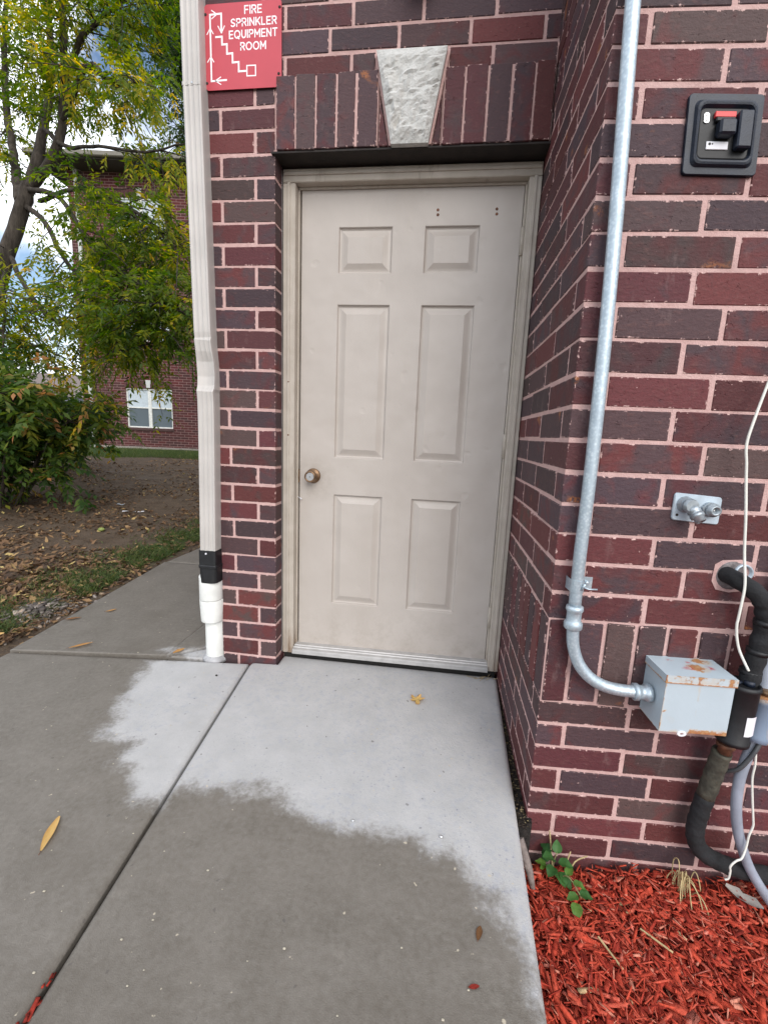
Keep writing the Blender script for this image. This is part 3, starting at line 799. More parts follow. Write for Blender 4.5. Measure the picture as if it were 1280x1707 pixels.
# ------------------------------------------------------------------ SIGN
sg = thing('sign', 'red sign with white lettering and a stair diagram, screwed to the brick beside the downspout', 'sign', (-.12, -.009, 2.51))
def SX(X, Y):
    u = (X - 95) / 1100; y = Y + 85 * u
    return -.2715 + .3005 * u, 2.6615 - .000229 * y
mb = MB(); z0, z1 = 2.3685, 2.650; x0, x1 = -.2725, .029; r_ = .012
poly = []
def arc(cx, cz, a0): 
    for k in range(5): a = R(a0 + 90 * k / 4); poly.append((cx + r_ * math.cos(a), cz + r_ * math.sin(a)))
poly += [(.0095, z0)]; poly += [(.0095, 2.401), (x1, 2.401)]
arc(x1 - r_, z1 - r_, 0); arc(x0 + r_, z1 - r_, 90); arc(x0 + r_, z0 + r_, 180)
mb.prism([(x, z) for x, z in poly], 0, .0022, lambda p: Vector((p.x, -.0075 - p.z, p.y)))
mb.f = [tuple(reversed(f)) for f in mb.f]
link('sign_panel', mb, M['sign_red'], sg)
mb = MB(); seq = [0]
def stroke(pts, w):
    for a, b in zip(pts[:-1], pts[1:]):
        a, b = Vector(SX(*a)), Vector(SX(*b)); d = (b - a).normalized(); n = Vector((-d.y, d.x)) * w / 2; a = a - d * w / 2; b = b + d * w / 2
        seq[0] += 1; yy = -.00985 - .00003 * (seq[0] % 7)
        q = [a + n, a - n, b - n, b + n]
        c = [(p.x, y, p.y) for y in (yy, -.0095) for p in q]
        mb.add(c, [(0, 1, 2, 3), (0, 4, 5, 1), (1, 5, 6, 2), (2, 6, 7, 3), (3, 7, 4, 0)])
big, thin = .0062, .0034
stroke([(390, 1115), (175, 1138), (172, 190), (335, 172), (335, 430)], big)
stroke([(255, 503), (340, 495), (340, 608), (410, 600), (410, 738), (490, 728), (490, 862), (578, 852), (578, 988), (675, 978)], big)
for ar in ([(310, 1075), (232, 1130), (310, 1180)], [(125, 862), (172, 782), (215, 857)], [(125, 465), (172, 378), (215, 455)], [(200, 130), (272, 182), (200, 243)], [(287, 350), (335, 442), (380, 345)]): stroke(ar, thin)
stroke([(697, 902), (822, 894), (822, 1042), (697, 1050), (697, 902)], .0040)
link('route_diagram', mb, M['white'], sg)
def circ(rx, n=18): return [(rx + rx * math.cos(2 * math.pi * k / n + .2), .5 + .5 * math.sin(2 * math.pi * k / n + .2)) for k in range(n + 1)]
Pb = [(0, 0), (0, 1), (.36, 1), (.50, .95), (.58, .84), (.58, .63), (.50, .52), (.36, .47), (0, .47)]
GL = {'F': (.55, [[(0, 0), (0, 1), (.55, 1)], [(0, .50), (.47, .50)]]), 'I': (0, [[(0, 0), (0, 1)]]), 'R': (.60, [Pb, [(.34, .45), (.60, 0)]]), 'E': (.55, [[(.55, 0), (0, 0), (0, 1), (.55, 1)], [(0, .51), (.48, .51)]]),
 'S': (.57, [[(.02, .12), (.14, .03), (.29, 0), (.44, .04), (.54, .15), (.55, .30), (.46, .41), (.29, .49), (.12, .57), (.05, .69), (.06, .84), (.16, .95), (.31, 1), (.45, .97), (.54, .88)]]), 'P': (.58, [Pb]), 'N': (.64, [[(0, 0), (0, 1), (.64, 0), (.64, 1)]]),
 'K': (.60, [[(0, 0), (0, 1)], [(.58, 1), (.02, .38)], [(.22, .60), (.62, 0)]]), 'L': (.48, [[(0, 1), (0, 0), (.48, 0)]]), 'Q': (.88, [circ(.44), [(.52, .20), (.72, -.10)]]), 'O': (.88, [circ(.44)]), 'U': (.62, [[(0, 1), (0, .36), (.07, .14), (.19, .03), (.31, 0), (.43, .03), (.55, .14), (.62, .36), (.62, 1)]]),
 'M': (.80, [[(0, 0), (0, 1), (.40, .32), (.80, 1), (.80, 0)]]), 'T': (.66, [[(0, 1), (.66, 1)], [(.33, 1), (.33, 0)]])}
mb = MB()
for txt, X0, X1, base, cap in (('FIRE', 675, 910, 160, 105), ('SPRINKLER', 478, 1120, 328, 100), ('EQUIPMENT', 450, 1130, 495, 102), ('ROOM', 612, 968, 668, 102)):
    tot = sum(GL[c][0] for c in txt) + .32 * (len(txt) - 1); x = 0
    for c in txt:
        for pl in GL[c][1]: stroke([(X0 + (X1 - X0) * (x + a) / tot, base - cap * b - .065 * (X0 + (X1 - X0) * (x + a) / tot - (X0 + X1) / 2) * 0 - 85 * ((X0 + (X1 - X0) * (x + a) / tot) - (X0 + X1) / 2) / 1100) for a, b in pl], .0041)
        x += GL[c][0] + .32
link('lettering', mb, M['white'], sg)
for X, Y in ((108, 188), (108, 1172), (1168, 78)):
    x, z = SX(X, Y); mb = MB(); mb.lathe((x, -.0092, z), (0, -1, 0), [(0, .0052), (.0018, .0046), (.003, .002)], 12); link('screw', mb, M['lintel'], sg)
x, z = .018, 2.412; mb = MB(); mb.lathe((x, -.0092, z), (0, -1, 0), [(0, .0052), (.0018, .0046), (.003, .002)], 12); link('screw', mb, M['lintel'], sg)

# ------------------------------------------------------------------ DOWNSPOUT
ds = thing('downspout', 'beige ribbed downspout with a crushed stretch, ending in white pipe at the brick corner', 'downspout', (-.30, -.02, 0))
def ds_ring(cx, cy, z, w=.072, d=.062, rib=.0035, sk=0.0, flat=0.0):
    pts = []
    n = 25
    for i in range(n):      # ribbed front face, three raised flutes
        u = i / (n - 1); rr = -rib * max(0, math.sin(u * math.pi * 7)) * (1 - flat) if 0.04 < u < .96 else 0
        pts.append((cx - w / 2 + w * u, cy - d / 2 + rr + flat * .014 * math.sin(u * math.pi), z + sk * u))
    pts += [(cx + w / 2 + .001, cy - d / 4, z + sk), (cx + w / 2, cy + d / 2, z + sk), (cx - w / 2, cy + d / 2, z), (cx - w / 2 - .001, cy - d / 4, z)]
    return pts
mb = MB()
P_ = [(3.28, -.3095, 0, 0, 0), (2.40, -.3075, 0, 0, 0), (1.56, -.2950, 0, 0, 0), (1.475, -.2935, 0, .001, 0), (1.452, -.2930, .003, .004, 0), (1.445, -.2925, -.003, -.004, .1), (1.40, -.2905, .002, 0, .2), (1.36, -.2885, .008, 0, .75), (1.30, -.2870, .010, 0, .9), (1.262, -.2870, .007, .003, .8), (1.244, -.2865, -.001, .003, .55), (1.238, -.2865, -.006, -.002, .3), (1.20, -.2865, -.002, 0, .15), (1.12, -.2875, 0, 0, .1), (1.0, -.289, 0, 0, .05), (.53, -.2965, 0, 0, 0)]
mb.ring([ds_ring(cx, -.022 + dy, z, .072 + (.004 if fl > .5 else 0), .062, .0035, sk, fl) for z, cx, dy, sk, fl in P_], True, True, True, False)
spout = link('spout', mb, M['spout'], ds)
mb = MB(); mb.ring([ds_ring(-.3085, -.022, 2.372, .0745, .0645), ds_ring(-.3083, -.022, 2.360, .0745, .0645)], True, True, True, False); link('seam', mb, M['spout'], spout)
mb = MB(); mb.lathe((-.305, -.054, 2.368), (0, -1, 0), [(0, .004), (.002, .0035)], 8); link('screw', mb, M['chrome'], spout)
mb = MB(); pcx, pcy = -.3165, -.012
def rsq(cx, cy, z, w, d, r, n=5):
    p = []
    for q, (sx, sy2) in enumerate(((1, 1), (-1, 1), (-1, -1), (1, -1))):
        for k in range(n + 1): a = R(90 * q + 90 * k / n); p.append((cx + sx * (w / 2 - r) + r * math.cos(a), cy + sy2 * (d / 2 - r) + r * math.sin(a), z))
    return p
mb.ring([rsq(-.298, -.022, z, w, d, r) for z, w, d, r in ((.545, .080, .072, .006), (.478, .082, .076, .010), (.474, .088, .082, .014), (.464, .088, .082, .016), (.460, .084, .080, .020), (.395, .086, .084, .030))], True, True, True, False)
ad = link('adapter', mb, M['black_rubber'], ds)
mb = MB(); mb.lathe((-.302, -.060, .532), (0, -1, 0), [(-.003, .0042), (.0015, .0038)], 10); link('screw', mb, M['label'], ad)
def pvc(z0, z1, r0, r1, cx, cy, name):
    mb = MB(); mb.lathe((cx, cy, z1), (0, 0, -1), [(0, r0 - .006), (0.0, r0 - .001), (.003, r0), (z1 - z0 - .004, r1), (z1 - z0, r1 - .001), (z1 - z0, r1 - .006)], 32); return link(name, mb, M['pvc'], ds)
pvc(.305, .417, .0520, .0520, -.3085, -.010, 'coupling'); pvc(.196, .303, .0545, .0500, -.3095, -.004, 'coupling'); pvc(-.03, .200, .0455, .0450, -.3070, .018, 'drain_pipe')
mb = MB(); mb.lathe((-.307, .018, .0), (0, 0, 1), [(-.01, .062), (.004, .058), (.012, .050), (.016, .0456)], 24); link('grout_collar', mb, M['mortar'] if False else plain('grey_grout', (.36, .36, .37), .9, 0, .2, 30, .004, 60), ds)

# ------------------------------------------------------------------ CONDUIT AND JUNCTION BOX
cd = thing('conduit', 'galvanised steel conduit running down the brick corner and bending into the pale box', 'conduit', W(.05, .5, .03))
mb = MB()
path = [W(s, z, .030) for s, z in ((-.022, 3.25), (.0, 2.60), (.024, 2.02), (.034, 1.79), (.044, 1.54), (.0505, 1.287), (.0535, .997), (.0520, .80), (.0540, .66))]
mb.tube(smooth_path(path, 5), .0158, 18)
pipe = link('pipe', mb, M['galv'], cd)
mb = MB(); bend = [(.0550, .66, .03), (.0560, .600, .031), (.0615, .551, .033), (.079, .504, .037), (.108, .470, .042), (.146, .450, .047), (.19, .4425, .050), (.246, .4405, .050)]
mb.tube(smooth_path([W(*q) for q in bend], 6), .0158, 18); link('bend', mb, M['galv'], cd)
mb = MB(); c0 = W(.0545, .632, .0303)
mb.lathe(W(.0545, .664, .0303), W(.0556, .58, .0307) - W(.0545, .664, .0303), [(0, .0175), (.003, .0215), (.012, .0225), (.017, .0195), (.022, .0185), (.040, .0185), (.044, .0205), (.049, .0235), (.062, .0235), (.066, .0195), (.068, .0165)], 24)
link('coupling', mb, M['galv'], cd)
mb = MB(); mb.lathe(W(.222, .4408, .050), W(.27, .4405, .05) - W(.222, .4405, .05), [(0, .0165), (.003, .0225), (.012, .0225), (.015, .0185), (.028, .0185), (.032, .0230), (.044, .0230), (.046, .017)], 24); link('connector', mb, M['galv'], cd)
mb = MB()
hp = []
for k in range(9): a = R(180 * k / 8); hp.append((.0530 + .0178 * math.cos(a), .0300 + .0178 * math.sin(a)))
for dz, in ((.712,),):
    rings = []
    rings = [[W(s, z, d) for s, d in [(.103, .001), (.0712, .001)] + hp + [(.0340, .001)] + [(.0352, .0002)] + [(.0530 + .0165 * math.cos(R(180 - 180 * k / 8)), .0300 + .0165 * math.sin(R(180 - 180 * k / 8))) for k in range(9)] + [(.0695, .0002), (.103, .0002)]] for z in (.703, .735)]
    mb.ring(rings, True, True, True, False)
mb.lathe(W(.088, .719, .001), W(.088, .719, .02) - W(.088, .719, .001), [(0, .006), (.006, .0055), (.008, .003)], 10)
mb.tube([W(.060, .722, .049), W(.075, .717, .052), W(.098, .717, .050)], .0022, 8); mb.tube([W(.060, .712, .048), W(.066, .730, .051)], .003, 8)
link('pipe_strap', mb, M['galv'], cd)

jb = thing('junction_box', 'pale blue-grey junction box with a rusty lid on the brick wall', 'electrical box', W(.354, .37, .05))
def grid_box(mb, x0, x1, y0, y1, z0, z1, n, fn, rust, redp=None):
    # box of n x n faces so that wear has a place; local (s, inward, z)
    rs, rp = [], []
    faces = [((x0, y0, z0), (x1 - x0, 0, 0), (0, 0, z1 - z0)), ((x0, y1, z0), (0, y0 - y1, 0), (0, 0, z1 - z0)), ((x1, y0, z0), (0, y1 - y0, 0), (0, 0, z1 - z0)), ((x0, y0, z1), (x1 - x0, 0, 0), (0, y1 - y0, 0)), ((x0, y1, z0), (x1 - x0, 0, 0), (0, y0 - y1, 0))]
    for o, u, v in faces:
        o, u, v = Vector(o), Vector(u), Vector(v); b = len(mb.v)
        for j in range(n + 1):
            for i in range(n + 1):
                p = o + u * (i / n) + v * (j / n); mb.v.append(tuple(fn(p))); rs.append(rust(p)); rp.append(redp(p) if redp else 0)
        for j in range(n):
            for i in range(n): mb.f.append((b + j * (n + 1) + i, b + j * (n + 1) + i + 1, b + (j + 1) * (n + 1) + i + 1, b + (j + 1) * (n + 1) + i)); mb.sm.append(False)
    return rs, rp
BX0, BX1, BD, BZ0, BZ1 = .2715, .4365, .104, .3680, .5060
def rust_body(p):
    r = 0
    if p.y < -BD + .002:
        r = max(r, .95 - (p.z - BZ0) / .022 if p.x > .345 else .45 - (p.z - BZ0) / .02)
        r = max(r, .62 - (BZ1 - p.z) / .012); r = max(r, (.52 - abs(p.x - .352) / .010) * (1 if p.z > .455 else max(.55, (p.z - .3) / .16)))
        r = max(r, .5 - abs(p.x - .279) / .003 - abs(p.z - .425) / .004 + .6 if abs(p.z - .425) < .006 else 0)
    if p.y < -BD + .004: r = max(r, .45 - abs(p.x - BX0) / .003)
    if p.x < BX0 + .001: r = max(r, .5 - (p.z - BZ0) / .006, .5 - (BZ1 - p.z) / .006)
    return max(0, min(1, r))
mb = MB(); rs, rp = grid_box(mb, BX0, BX1, -BD, -.001, BZ0, BZ1, 24, WF, rust_body); mb.at['rust'] = rs; mb.at['redpaint'] = rp
body = link('box_body', mb, M['enamel'], jb)
def rust_lid(p):
    r = 0
    if p.z > .5245:
        d = math.hypot((p.x - .368) / .026, (p.y + .058) / .024); r = max(r, 1.05 - d * .75)
        d = math.hypot((p.x - .395) / .034, (p.y + .020) / .018); r = max(r, .85 - d * .6)
        r = max(r, .6 - abs(p.x - .352) / .004 if p.y < -.075 else 0)
    if p.y < -BD - .002: r = max(.38, .9 - (p.z - .503) / .010, .85 - abs(p.x - .350) / .014, .8 - abs(p.x - .425) / .02, .9 - abs(p.x - .268) / .006)
    if p.x < .269: r = max(r, .75 - (p.z - .503) / .010)
    return max(0, min(1, r))
def red_lid(p):
    if p.z < .5245: return 0
    m = 0
    for cx, cy, rx, ry in ((.338, -.062, .008, .008), (.352, -.060, .006, .012), (.402, -.055, .012, .010), (.318, -.025, .008, .006), (.362, -.030, .006, .005)):
        m = max(m, 1.3 - math.hypot((p.x - cx) / rx, (p.y - cy) / ry))
    return max(0, min(1, m))
mb = MB(); rs, rp = grid_box(mb, BX0 - .0035, BX1 + .0035, -BD - .0035, -.001, .5035, .5250, 30, WF, rust_lid, red_lid); mb.at['rust'] = rs; mb.at['redpaint'] = rp
link('lid', mb, M['enamel'], jb)
mb = MB(); cs = []
for k in range(16):
    a = 2 * math.pi * k / 16; cs.append((math.cos(a), math.sin(a)))
mb.ring([[W(.328 + .0115 * c * q, .3660 + .0075 * s * q, BD + .002 - dd) for c, s in cs] for q, dd in ((1, 0), (.4, 0), (.4, .002), (1, .002), (1, 0))], True, False, False, False)
link('lug', mb, M['label'], jb)

# ------------------------------------------------------------------ BLACK LATCH PANEL
lp = thing('latch_panel', 'square black metal latch panel with a red label and handle, high on the brick wall', 'latch panel', W(.262, 1.78, 0))
LC = (.2605, 1.7795)
def LP(p):  # local a across, b up, c out; the plate hangs a little askew
    a = p[0] + .010 * (p[1] / .08) * -.35; return W(LC[0] + a, LC[1] + p[1] - .006 * p[0] / .08 * .3, p[2])
def rsq2(w, h, r, c, n=5):
    p = []
    for q, (sx, sy2) in enumerate(((1, 1), (-1, 1), (-1, -1), (1, -1))):
        for k in range(n + 1): a = R(90 * q + 90 * k / n); p.append(LP((sx * (w / 2 - r) + r * math.cos(a), sy2 * (h / 2 - r) + r * math.sin(a), c)))
    return p
mb = MB(); mb.ring([rsq2(w, h, r, c) for w, h, r, c in ((.160, .162, .009, .0005), (.160, .162, .009, .0065), (.1575, .1595, .008, .0085), (.134, .134, .014, .0090), (.126, .126, .016, .0160), (.120, .118, .016, .0175), (.116, .110, .014, .0165), (.110, .101, .012, .0100))], True, True, True, False)
link('plate', mb, M['black_metal'], lp)
mb = MB(); mb.ring([rsq2(w, h, r, c) for w, h, r, c in ((.1095, .1005, .011, .0105), (.106, .097, .010, .0115))], True, False, True, False); link('recess_floor', mb, M['black_rubber'], lp)
def lbox(nm, a0, a1, b0, b1, c0, c1, m, bev=.002):
    mb = MB(); mb.box(a0, a1, b0, b1, c0, c1, bev, LP); return link(nm, mb, m, lp)
lbox('handle', -.021, .014, -.012, .019, .0115, .034, M['black_metal'], .004)
lbox('handle_shelf', -.024, .017, .019, .0285, .0115, .0210, M['black_rubber'])
lbox('latch_cover', .020, .050, -.036, .038, .0115, .030, M['black_metal'], .003)
lbox('red_label', -.026, .018, .0285, .0400, .0115, .0190, M['red'], .001)
lbox('white_label', -.037, .010, -.033, -.0165, .0115, .0140, M['label'], .001)
mb = MB(); mb.lathe(LP((-.030, -.022, .0140)), W(0, 0, 1) - W(0, 0, 0), [(0, .0030), (.0004, .0028)], 10); mb.lathe(LP((-.024, -.022, .0140)), W(0, 0, 1) - W(0, 0, 0), [(0, .0018), (.0004, .0016)], 8)
link('print', mb, M['black_rubber'], lp)
mb = MB(); mb.ring([[LP((-.0415 + (.0058) * c, .0295 + .0045 * s + (.0055 if s > 0 else -.0055), q)) for c, s in cs] for q in (.0115, .0138)], True, False, True, False)
key = link('key_escutcheon', mb, M['chrome'], lp)
mb = MB()
for b in (.034, .025): mb.lathe(LP((-.0415, b, .0138)), W(0, 0, 1) - W(0, 0, 0), [(0, .0032), (.0006, .0024)], 12)
link('rivet', mb, M['alum'], lp)

# ------------------------------------------------------------------ OUTLET PLATE WITH TWO NOZZLES
op = thing('outlet_plate', 'small silver wall plate with two threaded pipe nozzles', 'pipe outlet', W(.337, .934, 0))
def OP(p): return W(.3365 + p[0], .9340 + p[1] - .004 * p[0] / .06, p[2])
def rsq3(w, h, r, c, n=5):
    p = []
    for q, (sx, sy2) in enumerate(((1, 1), (-1, 1), (-1, -1), (1, -1))):
        for k in range(n + 1): a = R(90 * q + 90 * k / n); p.append(OP((sx * (w / 2 - r) + r * math.cos(a), sy2 * (h / 2 - r) + r * math.sin(a), c)))
    return p
mb = MB(); mb.ring([rsq3(w, h, r, c) for w, h, r, c in ((.117, .071, .008, .0004), (.117, .071, .008, .004), (.113, .067, .006, .0065))], True, True, True, False)
link('plate', mb, M['plate'], op)
out = W(0, 0, 1) - W(0, 0, 0)
mb = MB(); mb.lathe(OP((-.031, .008, .006)), out, [(0, .0215), (.003, .0205), (.008, .0165), (.012, .0160), (.020, .0160), (.021, .0178), (.026, .0178), (.027, .0150), (.034, .0150)], 24)
n1 = link('nozzle', mb, M['nozzle'], op)
dn = (OP((-.006, -.032, .062)) - OP((-.022, .002, .034))).normalized()
mb = MB(); mb.lathe(OP((-.026, .002, .028)), dn, [(0, .0145), (.006, .0160), (.012, .0160), (.013, .0148), (.018, .0148), (.019, .0165), (.027, .0165), (.028, .0125), (.040, .0118), (.0401, .0085), (.030, .008)], 24); link('spigot', mb, M['nozzle'], n1)
mb = MB(); mb.lathe(OP((.030, .002, .006)), out, [(0, .0195), (.005, .0190), (.010, .0150), (.012, .0175), (.018, .0175), (.0185, .0135), (.028, .0128), (.0285, .0080), (.018, .0078)], 24)
n2 = link('nozzle', mb, M['nozzle'], op)
mb = MB(); mb.lathe(OP((.030, .002, .022)), out, [(0, .0040), (.004, .0036), (.005, .001)], 12); link('valve_pin', mb, M['chrome'], n2)
mb = MB(); mb.lathe(OP((.026, .002, .011)), out, [(0, .0195), (.006, .0195)], 6, False); mb.lathe(OP((-.031, .008, .010)), out, [(0, .0172), (.002, .0172)], 24); link('hex_nut', mb, M['nozzle'], op)
mb = MB(); mb.lathe(OP((-.047, -.021, .006)), out, [(0, .0042), (.0015, .003)], 10); link('screw', mb, M['lintel'], op)

# ------------------------------------------------------------------ PIPES AND CABLES AT THE RIGHT
ip = thing('insulated_pipe', 'black foam wrapped pipe coming out of a hole in the brick', 'pipe', W(.45, .75, .03))
mb = MB(); pth = [(.436, .766, -.01), (.446, .760, .028), (.468, .745, .052), (.490, .722, .062), (.503, .690, .064), (.508, .655, .063), (.506, .61, .063), (.501, .56, .065), (.494, .51, .068), (.488, .46, .070)]
sp_ = smooth_path([W(*q) for q in pth], 6); rr = [.0215 + .0018 * math.sin(i * 1.1) * (1 if i > 18 else .4) for i in range(len(sp_))]
mb.tube(sp_, rr, 16); link('insulation', mb, M['foam'], ip)
for z, s in ((.662, .508), (.585, .504), (.527, .4965)):
    mb = MB(); mb.tube([W(s, z + .006, .0635), W(s - .001, z - .006, .0635)], .0245, 16); link('tape_band', mb, M['black_rubber'], ip)
mb = MB(); mb.lathe(W(.452, .762, -.002), out, [(0, .040), (.004, .038), (.006, .030)], 20); link('sealant', mb, plain('grey_sealant', (.17, .15, .15), .8, 0, .4, 60, .006, 60), ip)
mb = MB(); mb.lathe(W(.477, .772, .0), out, [(0, .024), (.010, .023), (.010, .019), (0, .018)], 16); link('sleeve', mb, M['plate'], ip)
bc = thing('black_canister', 'black cylinder with a white label, half hidden behind the pale rusty box', 'canister', W(.472, .33, .08))
mb = MB(); mb.lathe(W(.4740, .505, .078), W(.4700, .335, .080) - W(.4740, .505, .078), [(.006, .030), (0, .033), (0, .0375), (.010, .0390), (.014, .0365), (.150, .0350), (.153, .0375), (.163, .0370), (.166, .030)], 28)
can = link('cylinder', mb, M['black_rubber'], bc)
mb = MB(); mb.lathe(W(.4860, .500, .080), (0, 0, 1), [(0, .013), (.012, .012), (.013, .006)], 14); mb.tube([W(.452, .5035, .085), W(.494, .5035, .060)], .003, 8); link('cap', mb, M['black_metal'], bc)
mb = MB(); rows = []
for z in (.431, .378):
    rows.append([W(.4730 + .0372 * math.cos(R(a)), z, .079 + .0372 * math.sin(R(a))) for a in range(48, 100, 6)])
mb.ring(rows, False, False, False, True); link('label', mb, M['label'], bc)
lpip = thing('lower_pipe', 'worn dark pipe curving from the canister down to the mulch and along the wall', 'pipe', W(.46, 0, .05))
mb = MB(); pth = [(.470, .335, .068), (.468, .285, .058), (.462, .20, .050), (.452, .11, .046), (.447, .05, .045), (.452, .005, .046), (.474, -.030, .049), (.520, -.055, .052), (.575, -.070, .054), (.64, -.080, .054), (.80, -.098, .050), (1.1, -.12, .05)]
sp_ = smooth_path([W(*q) for q in pth], 7); k1 = 18
mb.tube(sp_[6:k1 + 1], [.0225 + .0012 * math.sin(i * 2.1) for i in range(k1 + 1 - 6)], 16); link('insulation', mb, M['tan_pipe'], lpip)
mb = MB(); mb.tube(sp_[k1:], [.0225 + .0010 * math.sin(i * 1.7) for i in range(len(sp_) - k1)], 16); link('insulation', mb, M['foam'], lpip)
mb = MB(); mb.tube(sp_[:8], .013, 14); mb.lathe(W(.4695, .325, .0655), (0, 0, -1), [(0, .0215), (.010, .0215), (.014, .016), (.03, .016)], 16); link('fitting', mb, M['rust'], lpip)
gc = thing('grey_conduit', 'grey conduit behind the black pipe, with a rusty blue-grey coupling', 'conduit', W(.54, .40, .06))
mb = MB(); mb.tube(smooth_path([W(*q) for q in ((.620, 3.25, .02), (.610, 2.2, .02), (.600, 1.3, .022), (.588, .95, .027), (.570, .80, .03), (.553, .64, .034), (.545, .54, .045), (.540, .45, .06))], 5), .0170, 16); link('pipe', mb, M['grey_pvc'], gc)
mb = MB(); prf = [(0, .020), (.004, .0285), (.022, .0295), (.026, .0265), (.085, .0280), (.108, .0305), (.112, .0315), (.124, .0310), (.128, .022)]
mb.lathe(W(.5430, .472, .066), W(.5340, .345, .070) - W(.5430, .472, .066), prf, 26)
mb.at['rust'] = [max(0, min(1, (.95 - abs((Vector(p) - W(.556, .375, .09)).length) / .030) if True else 0)) for p in mb.v]; mb.at['rust'] = [max(r_, .75 if p[2] > .466 else 0, .6 if p[2] < .349 else 0) for r_, p in zip(mb.at['rust'], mb.v)]; mb.at['redpaint'] = [0] * len(mb.v)
link('coupling', mb, M['blue_grey'], gc)
mb = MB(); mb.lathe(W(.5430, .474, .066), (0, 0, 1), [(0, .024), (.004, .027), (.012, .027), (.014, .02)], 20); link('brass_ring', mb, M['brass'], gc)
gcb = thing('grey_cable', 'thick grey cable dropping from the coupling into the mulch', 'cable', W(.53, 0, .07))
mb = MB(); mb.tube(smooth_path([W(*q) for q in ((.533, .345, .072), (.522, .30, .074), (.514, .235, .074), (.517, .165, .073), (.530, .095, .072), (.549, .035, .073), (.583, -.040, .076), (.630, -.110, .082), (.69, -.185, .09))], 6), .0128, 14); link('sheath', mb, M['grey_pvc'], gcb)
tc_ = thing('thin_cable', 'thin dark cable looping from the blue-grey coupling behind the canister', 'cable', W(.52, .3, .07))
mb = MB(); mb.tube(smooth_path([W(*q) for q in ((.536, .352, .088), (.523, .325, .092), (.514, .300, .090), (.499, .262, .082), (.487, .236, .060), (.476, .205, .03), (.470, .17, .01))], 6), .0055, 10); link('sheath', mb, plain('dark_grey_cable', (.06, .065, .07), .5), tc_)
for nm, lab, pts, r_ in (('white_wire', 'thin white wire hanging loose down the brick past the silver outlet plate', ((.640, 3.25, .008), (.615, 2.6, .010), (.575, 2.0, .012), (.520, 1.65, .018), (.462, 1.38, .03), (.428, 1.242, .04), (.412, 1.165, .042), (.4035, 1.102, .042), (.411, 1.055, .042), (.417, 1.015, .042), (.430, .927, .044), (.441, .836, .046), (.446, .758, .060), (.442, .705, .066), (.441, .670, .066), (.4405, .652, .066), (.446, .620, .066), (.456, .585, .070), (.471, .543, .090)), .0032),
                        ('white_wire', 'kinked white wire hanging from the coupling in front of the thick grey cable', ((.530, .318, .086), (.533, .285, .088), (.533, .245, .088), (.541, .19, .090), (.552, .130, .092), (.556, .105, .092), (.551, .075, .092), (.548, .040, .094), (.538, .012, .100), (.527, .003, .100), (.518, -.008, .100), (.5135, -.020, .100), (.516, -.032, .100), (.515, -.055, .100), (.508, -.062, .098)), .0026)):
    wv = thing(nm, lab, 'wire', W(*pts[-1])); mb = MB(); mb.tube(smooth_path([W(*q) for q in pts], 5), r_, 8); link('strand', mb, M['wire'], wv)
# dark round fitting whose underside peeps in above the keystone
wlp = thing('wall_light', 'dark round underside of a fixture on the brick above the keystone', 'wall light', (.553, 0, 2.66))
mb = MB(); mb.lathe((.553, -.002, 2.70), (0, -1, 0), [(0, .058), (.012, .056), (.018, .045)], 28); link('backplate', mb, M['black_metal'], wlp)
mb = MB(); mb.lathe((.553, -.075, 2.655), (0, 0, 1), [(0, .030), (.004, .045), (.06, .052), (.14, .050), (.17, .035), (.175, .01)], 24); mb.tube([(.553, -.015, 2.70), (.553, -.06, 2.71)], .014, 12); link('shade', mb, M['black_metal'], wlp)

# ------------------------------------------------------------------ FALLEN LEAVES AND LITTER ON THE WALK
leaf_mat = mat_leaf('dead_leaf', [(0, (.10, .045, .018)), (.35, (.25, .12, .045)), (.6, (.45, .24, .08)), (.8, (.58, .36, .13)), (1, (.62, .45, .16))], .15, .6)
def leaf(name, label, cat, x, y, z, L, Wd, ang, tint, curl=.25, cup=.3, jag=0.0, group=None, mat=None):
    mb = MB(); n, m = 9, 4; ca, sa = math.cos(ang), math.sin(ang); tv = []
    th = thing(name, label, cat, (x, y, z), group)
    for i in range(n + 1):
        u = i / n; w = Wd * (math.sin(math.pi * min(1, u * .92 + .05)) ** .8) * (1 + jag * (rnd.random() - .5))
        for j in range(-m // 2, m // 2 + 1):
            v = j / (m / 2); a = (u - .5) * L; b = v * w / 2
            h = .0025 + cup * abs(v) ** 1.5 * w * .5 + curl * L * (u - .5) ** 2 + .06 * Wd * mnoise.noise((u * 5 + x * 9, v * 3, y * 7))
            mb.v.append((x + a * ca - b * sa, y + a * sa + b * ca, z + max(.0012, h))); tv.append(max(0, min(1, tint + .18 * mnoise.noise((u * 7 + x, v * 4, 2)) - .12 * (abs(v) > .9))))
    k = m + 1
    mb.f = [(i * k + j, i * k + j + 1, (i + 1) * k + j + 1, (i + 1) * k + j) for i in range(n) for j in range(m)]; mb.sm = [True] * len(mb.f)
    mb.at['tint'] = tv; link('blade', mb, mat or leaf_mat, th)
    st = MB(); st.tube([(x - .5 * L * ca, y - .5 * L * sa, z + .003 + curl * L * .25), (x - .62 * L * ca, y - .62 * L * sa, z + .004 + curl * L * .3)], .0009, 5)
    link('stem', st, M['rust'], th); return th
